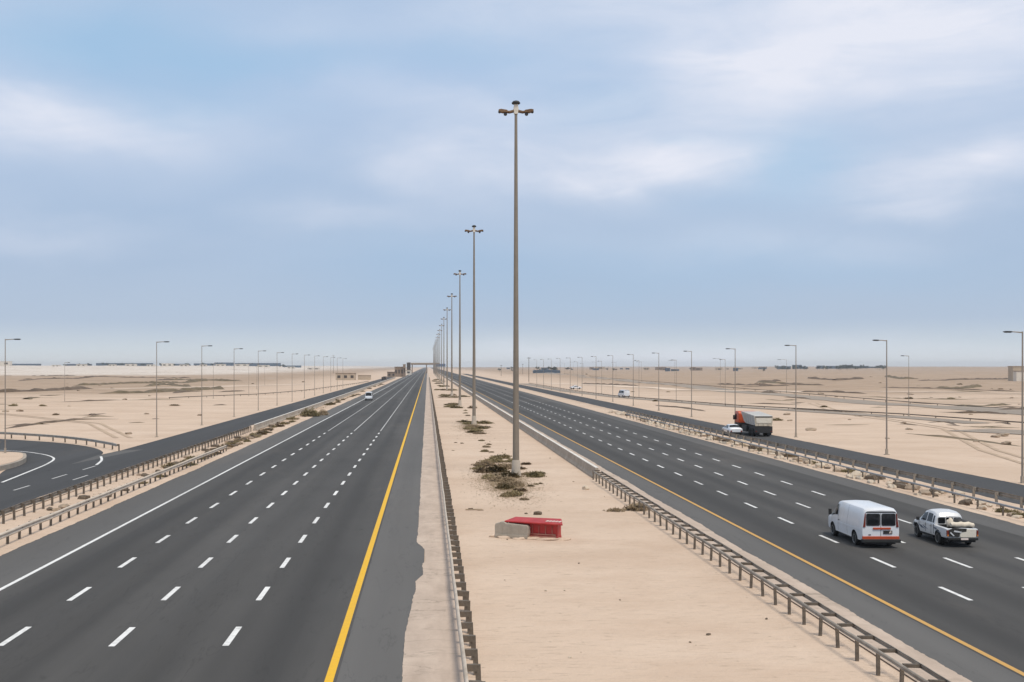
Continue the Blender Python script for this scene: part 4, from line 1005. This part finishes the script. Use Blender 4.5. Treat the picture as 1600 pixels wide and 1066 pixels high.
for i, (px, py, s) in enumerate([(726, 660, .9), (733, 663, 1.0), (740, 667, 1.0), (735, 671, .9), (746, 661, .9), (756, 662, 1.1), (745, 674, .9), (750, 678, .7), (738, 676, .7), (760, 668, .6), (752, 670, .8)]):
    x, y = gp(px, py); put_shrub(i+1, x, y, s*1.15, L2, 'shrubs round the second mast', s*.8)
for i, (px, py, s) in enumerate([(752, 689, .45), (760, 699, .5), (757, 706, .5), (768, 707, .3), (764, 695, .3), (727, 646, .5), (731, 650, .5), (727, 642, .45), (712, 692, .2), (722, 693, .25), (708, 704, .15)]):
    x, y = gp(px, py); put_shrub(i+2, x, y, s*.9, 'tiny tuft of scrub on the median between the nearest and second light masts', 'tufts between the first masts')
for k in range(2, 9):
    yk = 99 + 87.5*k
    for i in range(7):
        put_shrub(i+k, 7.2+rnd.gauss(-.9, 1.6), yk + rnd.gauss(-2, 9), rnd.uniform(.9, 1.7), 'brown shrub in the merging patches of scrub at the feet of the distant light masts', 'shrubs round the distant masts', rnd.uniform(.8, 1.1))
x, y = gp(486, 651)
b1 = make_shrub('roadside_bush', 3.0, 1.5, 1500, 77, 'scrub', .13, 'large dark olive bush beside the left shoulder, down the road from the guardrail', 'bush', None, 30); b1.location = (x-.2, y, 0)
b2 = make_shrub('roadside_bush', 2.0, .9, 800, 78, 'dry', .12, 'smaller dry bush next to the large olive bush beside the left shoulder', 'bush', None, 20); b2.location = (x+1.6, y+6, 0)
# scrub patch with branch litter near the double guardrail
x, y = gp(996, 797)
o = make_shrub('dry_brush_heap', 1.5, .45, 500, 90, 'dry', .08, 'small heap of dry brushwood caught against the double-beam guardrail', 'brushwood', None, 16); o.location = (x, y, 0)
x, y = gp(962, 799)
o = make_shrub('dry_brush_heap', 1.0, .2, 160, 91, 'dry', .07, 'flat scatter of dry twigs on the sand left of the brushwood heap', 'brushwood', None, 12); o.location = (x, y, 0)

# ------------------------------------------------------------------ rubble strips
rock_protos = {}
def put_rock(kind, mat, x, y, d, rz, label, group, name='rubble_stone', cat='stone'):
    key = (kind, mat, name)
    if key not in rock_protos:
        b = MB()
        if kind < 10: b.rock((0, 0, .2), (1, 1, 1), kind*3+1, .5, sub=2)
        else:
            rg = random.Random(kind); b.box((0, 0, .25), (1, 1, .72), taper=.86)
            b.v = [(v[0]+rg.uniform(-.1, .1), v[1]+rg.uniform(-.1, .1), v[2]+rg.uniform(-.08, .08)) for v in b.v]
        o = b.build(name, M[mat], None, smooth=0.45, bevel=.04 if kind >= 10 else 0); rock_protos[key] = o
    else:
        o = rock_protos[key].copy(); COL.objects.link(o)
    o.location = (x, y, gz(x, y)); o.scale = d; o.rotation_euler = (rnd.uniform(-.15, .15), rnd.uniform(-.15, .15), rz)
    return setp(o, label, cat, group)
for i in range(150):
    y = 66 + 170*rnd.random()**1.2; x = 34.75 + (rnd.random()**1.4)*2.1
    pale = rnd.random() < .62
    s = rnd.uniform(.35, .95)*(1 if y > 85 else .7)
    put_rock(rnd.choice((0, 1, 2, 10, 11, 12)), 'pale_rock' if pale else rnd.choice(('rock', 'dark_rock')), x, y, (s*1.25, s, s*rnd.uniform(.5, .85)), rnd.uniform(0, 3), 'pale broken stone in the rubble strip between the two right-hand guardrails' if pale else 'brown rock in the rubble strip between the two right-hand guardrails', 'rubble between the right guardrails')
for i in range(46):
    y = 82 + 110*rnd.random(); s = rnd.uniform(.4, .8)
    put_rock(rnd.choice((10, 11, 12, 2)), 'pale_rock', 33.95 + rnd.random()*.4, y, (s*.8, s*1.5, s*.62), rnd.uniform(-.25, .25), 'pale broken kerb block lying under the bluish grey guardrail beside the right shoulder', 'broken kerb blocks along the right shoulder', 'kerb_block', 'kerb block')
for i in range(75):
    y = 74 + 125*rnd.random(); x = -23.7 + rnd.random()*2.1; pale = rnd.random() < .4
    s = rnd.uniform(.3, .8)
    put_rock(rnd.choice((0, 1, 2, 10, 11)), 'rock' if pale else 'dark_rock', x, y, (s*1.3, s, s*.6), rnd.uniform(0, 3), 'tan rock in the sandy strip between the two left guardrails' if pale else 'dark brown rock in the sandy strip between the two left guardrails', 'rocks between the left guardrails')
for i in range(40):
    y = 92 + 105*rnd.random(); x = -22.9 + rnd.random()*1.6
    put_shrub(i, x, y, rnd.uniform(.35, .75), 'dry brown shrub in the sandy strip between the two left guardrails', 'shrubs between the left guardrails')
for i in range(18):
    y = 190 + 420*rnd.random(); x = -22.6 + rnd.gauss(0, .5)
    put_shrub(i, x, y, rnd.uniform(.5, 1.1), 'dry shrub in the far narrow strip left of the left carriageway', 'shrubs in the far left strip')
for i in range(22):
    y = 64 + 150*rnd.random(); x = 35.3 + rnd.random()*1.4
    put_shrub(i, x, y, rnd.uniform(.35, .8), 'dry brown shrub among the rubble between the two right-hand guardrails', 'shrubs between the right guardrails')

for i in range(34):
    y = 36 + 130*rnd.random()**1.5; x = rnd.uniform(2.4, 12.4); s = rnd.uniform(.04, .12)
    put_rock(rnd.choice((0, 1, 2)), rnd.choice(('rock', 'dark_rock', 'pale_rock')), x, y, (s*1.5, s, s*.8), rnd.uniform(0, 3), 'pebble-sized stone scattered on the bare sand of the median', 'small stones on the median', 'small_stone')
# ------------------------------------------------------------------ banks, scrub and scattered things on the plains
def bank(pts, thick, mat, seed):
    """low crumbling soil bank along a polyline of photo pixels; thick in photo pixels"""
    g = [gp(*p) for p in pts]; path = []
    for i in range(len(g)-1):
        a, c = Vector(g[i]), Vector(g[i+1]); n = max(3, int((c-a).length/2.2))
        path += [a.lerp(c, k/n) for k in range(n)]
    path.append(Vector(g[-1])); vs = []; fs = []; N = len(path); K = 7
    for i, p in enumerate(path):
        t = (path[min(i+1, N-1)]-path[max(i-1, 0)]).normalized(); nr = Vector((t.y, -t.x))
        d = p.y; hgt = 1.35*thick*d/F; end = min(1, i/3, (N-1-i)/3)
        wv = mnoise.noise(Vector((p.x*.11, p.y*.05, seed)))
        hh = hgt*(.75+.9*mnoise.noise(Vector((p.x*.35, p.y*.2, seed+3))))*end
        ww = max(.8, hgt*2.8)*(.4+.6*end)*(1+.5*mnoise.noise(Vector((p.x*.2, p.y*.2, seed+7))))
        for k in range(K):
            u = k/(K-1)*2-1; q = p + nr*(u*ww + wv*2.0)
            bump = max(0, 1-u*u)**.7*max(.0, hh)*(1+.35*mnoise.noise(Vector((q.x*1.3, q.y*.9, seed+k))))
            vs.append((q.x, q.y, gz(q.x, q.y) - (.05 if abs(u) == 1 else 0) + bump))
    for j in range(N-1):
        for k in range(K-1): fs.append((K*j+k, K*j+k+1, K*j+K+k+1, K*j+K+k))
    b = MB(); b.add(vs, fs); strct(b.build('earth_bank', M[mat], smooth=.6))
    return path
banks = [([(-30, 615), (53, 613.7), (142, 609)], 3.4, 'bank'), ([(96, 629), (142, 628), (192, 626)], 1.8, 'bank'), ([(-20, 633), (17, 633)], 1.8, 'bank'), ([(8, 670), (64, 663), (114, 656), (185, 654.5)], 2.4, 'bank'),
         ([(114, 603), (250, 599.5), (321, 595), (374, 596)], 2.2, 'bank_olive'), ([(157, 616.5), (250, 613.7), (349, 608)], 3.2, 'bank_olive'), ([(270, 615), (314, 612)], 2, 'bank'), ([(342, 613), (382, 611)], 1.6, 'bank'),
         ([(334, 633.4), (354, 632.8)], 2.8, 'bank'), ([(203, 661), (226, 660)], 2.6, 'bank_olive'), ([(240, 655), (250, 654)], 2.2, 'bank'), ([(28, 596), (150, 590), (300, 591)], 1.2, 'bank'), ([(0, 588), (120, 587)], 1.3, 'bank'),
         ([(-40, 700), (-10, 690)], 2, 'bank'),
         ([(1246, 611.6), (1306, 613.4), (1354, 615.5)], 2.0, 'bank'), ([(1120, 602), (1165, 604), (1210, 602)], 1.4, 'bank'), ([(1435, 595.4), (1579, 592.4)], 1.8, 'bank'), ([(1420, 622), (1525, 622.5)], 1.5, 'bank_olive'),
         ([(1427, 677), (1480, 683), (1540, 690), (1600, 697)], 1.8, 'bank_olive'), ([(1465, 646), (1505, 648.5), (1540, 648.5), (1568, 650.5)], 3.0, 'bank'), ([(1216, 639), (1300, 643.5), (1354, 647)], 1.4, 'bank'),
         ([(1375, 606.5), (1480, 609), (1600, 612)], 1.2, 'bank'), ([(1022, 633), (1060, 637), (1105, 642.5)], 1.2, 'bank'), ([(910, 600), (998, 604)], 1.3, 'bank'), ([(1160, 606), (1240, 604.5)], 1.6, 'bank'), ([(1560, 645), (1640, 640)], 2.5, 'bank'),
         ([(1500, 716), (1600, 735)], .8, 'bank_olive'), ([(1290, 690), (1360, 687)], .7, 'bank_olive')]
for i in range(52):
    lf = i < 24; px = rnd.uniform(-20, 420) if lf else rnd.uniform(1150, 1560); py = rnd.uniform(592, 668) if lf else rnd.uniform(588, 668)
    if (gp(px, py)[0] > -60 if lf else gp(px, py)[0] < 56): continue
    L = rnd.uniform(18, 90); banks.append(([(px, py), (px+L*.5, py-rnd.uniform(-1.2, 2.5)*(1 if lf else -1)), (px+L, py-rnd.uniform(-1, 3)*(1 if lf else -1))], rnd.uniform(.8, 2.2), rnd.choice(('bank', 'bank_olive'))))
banks = [q for q in banks if all(abs(gp(*p)[0]-6) > 46 for p in q[0])]
for i, (p, th, m_) in enumerate(banks): bank(p, th, m_, i*1.7)
for i in range(28):
    left = i < 10; px = rnd.uniform(5, 520) if left else rnd.uniform(900, 1598); py = rnd.uniform(590, 655) if left else rnd.uniform(584, 660)
    x, y = gp(px, py)
    if left and x > -40 or (not left and (x < 52 or abs(x-110) < 10)): continue
    put_shrub(i, x, y, rnd.uniform(.4, .9)*(1+y/1300), 'small dark shrub dotted on the open sand plain left of the highway' if left else 'small dark shrub dotted on the open sand plain right of the highway', 'scattered shrubs on the left plain' if left else 'scattered shrubs on the right plain')
for i in range(40):
    left = i < 16; px = rnd.uniform(0, 420) if left else rnd.uniform(1180, 1598); py = rnd.uniform(600, 680) if left else rnd.uniform(590, 700)
    x, y = gp(px, py)
    if left and x > -38 or (not left and x < 50): continue
    s = rnd.uniform(.3, .9)*(1+y/500)
    put_rock(rnd.choice((0, 1, 2)), 'rock', x, y, (s*1.4, s, s*.5), rnd.uniform(0, 3), 'brown stone lying on the open plain left of the highway' if left else 'brown stone lying on the open plain right of the highway', 'scattered stones on the plains')

# ------------------------------------------------------------------ buildings and horizon
def building(name, label, x, y, w, dpt, h, wall, roofmat=None, win=0, group=None, rz=0.0, flat=True, doors=True, cat='building'):
    t_ = thing(name, label, cat, (x, y, gz(x, y)-.3), rz, group)
    b = MB(); b.box((0, 0, h/2), (w, dpt, h)); b.build('wall', M[wall], t_)
    b = MB()
    if flat:
        b.box((0, 0, h+.12), (w+.5, dpt+.5, .26)); b.build('roof', M[roofmat or wall], t_)
    else:
        b.prism([(-w/2-.4, h+.01), (w/2+.4, h+.01), (w/2-1, h+1.2), (0, h+1.9), (-w/2+1, h+1.2)], 'y', -dpt/2-.3, dpt/2+.3); b.build('roof', M[roofmat or wall], t_)
    for k in range(win):
        b = MB(); xk = -w/2 + w*(k+.5)/win; b.box((xk, -dpt/2-.02, h*.55), (w/win*.45, .2, h*.36)); b.build('window', M['void'], t_)
    return t_
# mid-distance compound and kiosks left of the carriageway
building('block_building', 'tan flat-roofed building with a dark open front on the left plain', -52, 775, 12.5, 8, 4.6, 'tan_wall', 'brown_wall', 3)
building('boundary_wall', 'tan boundary wall beside the flat-roofed building on the left plain', -41, 790, 8.5, .6, 3.2, 'tan_wall', None, 0, cat='wall')
building('kiosk', 'small brown kiosk on the sand between the left side road and highway', -28.5, 960, 6.5, 4, 4.5, 'brown_wall', 'void', 2)
building('block_building', 'brown two-part building close to the left carriageway near the vanishing point', -23.5, 1010, 7.5, 8, 8.5, 'brown_wall', 'tan_wall', 3)
building('guard_tower', 'slim brown tower beside the two-part building near the vanishing point', -19.2, 1005, 2.2, 2.4, 10.5, 'brown_wall', 'tan_wall', 1)
building('pale_hut', 'pale hut at the left roadside just before the overpass', -22.5, 1250, 12, 6, 5.0, 'pale_wall', 'tan_wall', 2)
building('gate_tower', 'dark square tower at the left end of the distant overpass', -23.2, 1500, 4.6, 6, 13.4, 'void', 'brown_wall', 0)
# overpass at the vanishing point
t_ = thing('overpass_bridge', 'brown overpass bridge crossing the highway at the vanishing point', 'bridge', (0, 1500, 0))
b = MB(); b.box((-3, 0, 11.2), (35, 10, 1.6)); b.build('deck', M['brown_wall'], t_)
b = MB(); b.box((-3, -5.1, 12.45), (35, .3, .9)); b.build('parapet', M['tan_wall'], t_)
for xx in (-18.9, -1.2, 11):
    b = MB(); b.box((xx, 0, 5.2), (1.2, 8, 10.4)); b.build('pier', M['brown_wall'], t_)
t_ = thing('sign_gantry', 'blue road sign gantry over the right carriageway near the vanishing point', 'sign gantry', (15.5, 1440, 0))
b = MB(); b.box((0, 0, 9.9), (11.5, .3, 3.4)); b.build('sign_panel', M['sign_blue'], t_)
for s in (-1, 1):
    b = MB(); b.box((s*5.2, .3, 5.0), (.4, .4, 10)); b.build('post', M['lamp_grey'], t_)

def make_tree(name, w, h, seed, label='x', group=None):
    t_ = thing(name, label, 'tree', (0, 0, -60), 0, group); rg = random.Random(seed)
    b = MB(); b.tube([(0, 0, -.3), (.1, 0, h*.3), (0, .1, h*.6)], [.28, .2, .1], 7)
    for k in range(4):
        a = k*1.6+rg.random(); b.tube([(0, 0, h*.32), (w*.2*math.cos(a), w*.2*math.sin(a), h*.6)], [.12, .05], 5)
    b.build('trunk', M['bark'], t_)
    b = MB(); cl = [(rg.uniform(-.36, .36)*w, rg.uniform(-.36, .36)*w, h*rg.uniform(.45, .88), rg.uniform(.1, .2)*w) for k in range(12)]
    for i in range(420):
        c = cl[rg.randrange(12)]; p = Vector((rg.gauss(c[0], c[3]*.6), rg.gauss(c[1], c[3]*.6), rg.gauss(c[2], c[3]*.45)))
        u = Vector((rg.uniform(-1, 1), rg.uniform(-1, 1), rg.uniform(-.6, .6))).normalized(); v_ = u.orthogonal().normalized(); l = .05*w*rg.uniform(.6, 1.4)
        b.add([p-u*l, p-v_*l*.7, p+u*l, p+v_*l*.7], [(0, 1, 2, 3)])
    b.build('crown', M['tree'], t_)
    return t_
trees = [make_tree('distant_tree', 7+k, 7+1.2*k, 200+k) for k in range(3)]; tused = [False]*3
def put_tree(k, x, y, s, label, group):
    k %= 3
    if tused[k]: o = copy_tree(trees[k])
    else: o = trees[k]; tused[k] = True
    o.location = (x, y, gz(x, y)); o.scale = (s, s, s); o.rotation_euler = (0, 0, rnd.uniform(0, 6)); o['label'] = label; o['group'] = group
def pxx(px, d): return (px-HX)*d/F
for i in range(64):
    d = rnd.uniform(2500, 3000); px = rnd.choice((rnd.uniform(1212, 1268), rnd.uniform(1275, 1392), rnd.uniform(1300, 1350)))
    put_tree(i, pxx(px, d), d, rnd.uniform(.7, 1.25), 'dark tree in the grove on the right horizon', 'trees on the right horizon')
for i, (px, w, h) in enumerate([(1225, 30, 8), (1248, 20, 11), (1262, 12, 7), (1290, 14, 9), (1312, 26, 8), (1338, 20, 10), (1362, 34, 7), (1390, 40, 5)]):
    building('distant_building', 'low blue-grey building among the trees on the right horizon', pxx(px, 3050), 3050+i*14, w, 15, h, 'blue_wall', None, 2, 'buildings on the right horizon')
for i in range(26):
    px = rnd.uniform(775, 1195); d = rnd.uniform(2000, 3400)
    building('distant_building', 'tiny grey building dotted along the horizon right of the nearest light mast', pxx(px, d), d, rnd.uniform(6, 22), 8, rnd.uniform(3, 6.5), rnd.choice(('brown_wall', 'blue_wall', 'tan_wall')), None, 1, 'specks on the horizon')
for i in range(16):
    px = rnd.uniform(770, 1200); d = rnd.uniform(1700, 2600); put_tree(i, pxx(px, d), d, rnd.uniform(.5, .9), 'small dark tree dotted along the horizon right of the nearest light mast', 'trees dotted on the horizon')
for i, (a, c, h) in enumerate([(-40, 62, 5.6), (107, 142, 4.6), (152, 238, 6.0), (252, 296, 4.2), (304, 333, 5.2), (336, 364, 8.6), (368, 438, 6.8), (442, 470, 5.0)]):
    d = 2650+20*i
    building('long_warehouse', ['long blue-grey warehouse at the far left end of the horizon', 'short blue-grey warehouse on the left horizon, left end of the middle group', 'longest blue-grey warehouse on the left horizon', 'low blue-grey shed on the left horizon behind the first side-road lamp post', 'blue-grey shed on the left horizon behind the second side-road lamp post', 'tallest blue warehouse on the left horizon', 'blue warehouse on the left horizon just right of the tallest one', 'last blue-grey warehouse on the left horizon, nearest the highway'][i],
             pxx((a+c)/2, d), d, (c-a)*d/F, 20, h, 'blue_wall', None, 0, None, flat=True)
for i in range(44):
    px = rnd.uniform(95, 450); d = rnd.uniform(2450, 2600); put_tree(i, pxx(px, d), d, rnd.uniform(.45, .85), 'dark tree in front of the warehouses on the left horizon', 'trees on the left horizon')
for i, (px, w, h) in enumerate([(5, 30, 9), (262, 20, 6), (345, 18, 4), (378, 26, 4), (490, 24, 4), (88, 14, 4), (128, 18, 4), (176, 12, 3.5), (205, 20, 4.5), (236, 14, 3.5), (288, 16, 4), (318, 12, 4), (412, 22, 4), (455, 14, 3.5)]):
    building('white_building', 'low white building on the pale sand of the left horizon', pxx(px, 2300), 2300, w, 12, h, 'pale_wall', None, 2, 'white buildings on the left horizon')
# dark shed with trees, right of the nearest mast
x, y = pxx(854, 1520), 1520
building('dark_shed', 'wide dark shed with a humped roof on the right plain behind the nearest light mast', x, y, 33, 16, 2.8, 'blue_wall', 'blue_wall', 0, flat=False)
for i in range(5): put_tree(i, x+rnd.uniform(-14, 14), y+14, rnd.uniform(.6, .95), 'dark tree behind the humped shed on the right plain', 'trees behind the humped shed')
building('boundary_wall', 'pale wall with a brown top at the right edge, far across the plain', pxx(1598, 690)+3, 690, 15, 4, 6.0, 'pale_wall', 'brown_wall', 0, cat='wall')
building('site_hut', 'beige hut far out on the plain at the right edge, behind the pale wall', pxx(1600, 720)+2, 720, 20, 6, 9.0, 'tan_wall', 'tan_wall', 0)

# ------------------------------------------------------------------ haze
HAZE = True
if HAZE:
    b = MB(); b.box((0, 4300, 12), (19600, 10000, 45)); o = b.build('haze', [], None); o.data.materials.clear()
    m = bpy.data.materials.new('haze'); m.use_nodes = True; n = m.node_tree; n.nodes.clear()
    out = n.nodes.new('ShaderNodeOutputMaterial'); pv = n.nodes.new('ShaderNodeVolumePrincipled')
    pv.inputs['Color'].default_value = (0.9, 0.93, 0.98, 1); pv.inputs['Density'].default_value = 0.00009; pv.inputs['Anisotropy'].default_value = 0.0
    n.links.new(pv.outputs[0], out.inputs['Volume']); o.data.materials.append(m); o['kind'] = 'stuff'; o['label'] = 'thin pale haze over the desert'

# ------------------------------------------------------------------ sky and sun
SUN_EL, SUN_X, SUN_Y = R(62), 0.5, -0.86      # direction towards the sun: behind the camera, to the right
def build_world():
    w = bpy.data.worlds.new('World'); SC.world = w; w.use_nodes = True
    nt = NT(w.node_tree); bg = w.node_tree.nodes['Background']
    sky = nt.node('ShaderNodeTexSky', sky_type='NISHITA'); sky.sun_disc = False
    sky.sun_elevation = SUN_EL; sky.sun_rotation = math.atan2(SUN_X, SUN_Y); sky.air_density = 1.0; sky.dust_density = 1.5; sky.ozone_density = 1.0
    tc = nt.node('ShaderNodeTexCoord').outputs['Generated']
    sep = nt.node('ShaderNodeSeparateXYZ'); nt.set(sep.inputs[0], tc)
    az = nt.math('ARCTAN2', sep.outputs[0], sep.outputs[1]); el = nt.math('ARCSINE', sep.outputs[2])
    com = nt.node('ShaderNodeCombineXYZ'); nt.set(com.inputs[0], az); nt.set(com.inputs[1], el); ae = com.outputs[0]
    nz = nt.node('ShaderNodeTexNoise'); nt.set(nz.inputs['Vector'], nt.mapping(ae, (5, 11, 1))); nz.inputs['Scale'].default_value = 1; nz.inputs['Detail'].default_value = 5; nz.inputs['Roughness'].default_value = .55
    ws = nt.node('ShaderNodeSeparateXYZ'); nt.set(ws.inputs[0], nz.outputs['Color'])
    azw = nt.math('ADD', az, nt.math('MULTIPLY', nt.math('SUBTRACT', ws.outputs[0], .5), .22))
    elw = nt.math('ADD', el, nt.math('MULTIPLY', nt.math('SUBTRACT', ws.outputs[1], .5), .075))
    tex = nt.noise(nt.mapping(ae, (7, 30, 1), rot=(0, 0, R(-6))), 1.0, 7, .58, .6)
    soft = nt.noise(nt.mapping(ae, (3.0, 9, 1), (2.7, 1.3, 0)), 1.0, 4, .5, .3)
    def blob(px, py, rx, ry, wgt):
        a = math.atan((px-HX)/F); e = math.atan((HY-py)/math.hypot(F, px-HX))
        u = nt.math('DIVIDE', nt.math('SUBTRACT', azw, a), rx/F); v = nt.math('DIVIDE', nt.math('SUBTRACT', elw, e), ry/F)
        g = nt.math('EXPONENT', nt.math('MULTIPLY', nt.math('ADD', nt.math('MULTIPLY', u, u), nt.math('MULTIPLY', v, v)), -1.0))
        return nt.math('MULTIPLY', g, wgt)
    def total(lst):
        s = None
        for q in lst: g = blob(*q); s = g if s is None else nt.math('ADD', s, g)
        return s
    clouds = total(BLOBS)
    blues = total(BLUES)
    # clear sky: the Nishita sky under a thin even veil
    el01 = nt.math('DIVIDE', el, 1.2)
    veil = nt.ramp(el01, VEIL)
    scl = nt.node('ShaderNodeVectorMath', operation='SCALE'); nt.set(scl.inputs[0], veil); scl.inputs['Scale'].default_value = 10.0
    base = nt.mix(VEIL_MIX, sky.outputs[0], scl.outputs[0])
    bl = nt.node('ShaderNodeVectorMath', operation='SCALE'); bl.inputs[0].default_value = BLUE_COL; bl.inputs['Scale'].default_value = 10.0
    base = nt.mix(nt.math('MULTIPLY', nt.math('MULTIPLY', blues, nt.rng(soft, .25, .75, .6, 1.2)), 1.0, True), base, bl.outputs[0])
    dens = nt.math('MULTIPLY', clouds, nt.rng(tex, .28, .72, .45, 1.2))
    gen = nt.math('MULTIPLY', nt.rng(soft, .42, .75, 0, .28), nt.rng(el, .03, .14, 0, 1))
    dens = nt.math('ADD', dens, gen, True)
    cl = nt.node('ShaderNodeVectorMath', operation='SCALE'); cl.inputs[0].default_value = CLOUD_COL; cl.inputs['Scale'].default_value = 10.0
    col = nt.mix(dens, base, cl.outputs[0])
    nt.set(bg.inputs['Color'], col); bg.inputs['Strength'].default_value = 0.1
BLOBS = [(110, 195, 230, 42, .62), (40, 150, 120, 22, .3), (690, 250, 130, 42, .45), (970, 262, 150, 40, .8), (1090, 225, 90, 25, .3), (1340, 30, 340, 95, .82), (1560, 70, 150, 70, .4), (1180, 75, 200, 26, .35), (1470, 270, 190, 48, .62), (1600, 240, 120, 40, .4), (1180, 150, 160, 60, .35), (520, 335, 150, 28, .3), (60, 380, 140, 22, .25), (760, 165, 230, 26, .3), (1420, 320, 110, 20, .35), (430, 20, 120, 30, .15), (850, 10, 220, 40, .35), (560, 120, 60, 40, .12), (860, 562, 230, 22, .55), (1250, 560, 330, 22, .3), (900, 215, 260, 60, .25), (1250, 390, 260, 30, .2)]
BLUES = [(180, 60, 240, 70, .75), (740, 70, 170, 45, .45), (930, 160, 120, 40, .35), (1230, 235, 130, 50, .8), (430, 90, 150, 45, .45), (1150, 420, 420, 50, .3), (620, 420, 200, 60, .2), (1180, 300, 160, 40, .35), (1060, 215, 30, 8, .5), (330, 170, 120, 30, .3)]
VEIL = [(0.0, (.62, .645, .66)), (0.012, (.54, .60, .655)), (0.03, (.40, .485, .61)), (0.07, (.352, .452, .605)), (0.2, (.385, .50, .68)), (0.6, (.44, .5, .58))]
VEIL_MIX = 0.95
BLUE_COL = (.275, .46, .655)
CLOUD_COL = (.68, .705, .79)
build_world()
sd = bpy.data.lights.new('sun', 'SUN'); sd.energy = 2.2; sd.angle = R(16); sd.color = (1.0, .925, .81)
so = bpy.data.objects.new('sun', sd); COL.objects.link(so)
h_ = math.cos(SUN_EL); L_ = math.hypot(SUN_X, SUN_Y)
so.rotation_euler = Vector((SUN_X/L_*h_, SUN_Y/L_*h_, math.sin(SUN_EL))).to_track_quat('Z', 'Y').to_euler()
so.location = (0, 0, 80)

cam = bpy.data.cameras.new('camera'); co = bpy.data.objects.new('camera', cam); COL.objects.link(co)
co.location = (0, 0, H); co.rotation_euler = (R(90), 0, 0)
cam.sensor_width = 36; cam.lens = F/1600*36; cam.shift_x = (800-HX)/1600; cam.shift_y = (HY-533)/1600
cam.clip_start = 0.5; cam.clip_end = 30000
SC.camera = co
SC.view_settings.view_transform = 'Standard'; SC.view_settings.look = 'None'; SC.view_settings.gamma = 1; SC.view_settings.exposure = 0.22
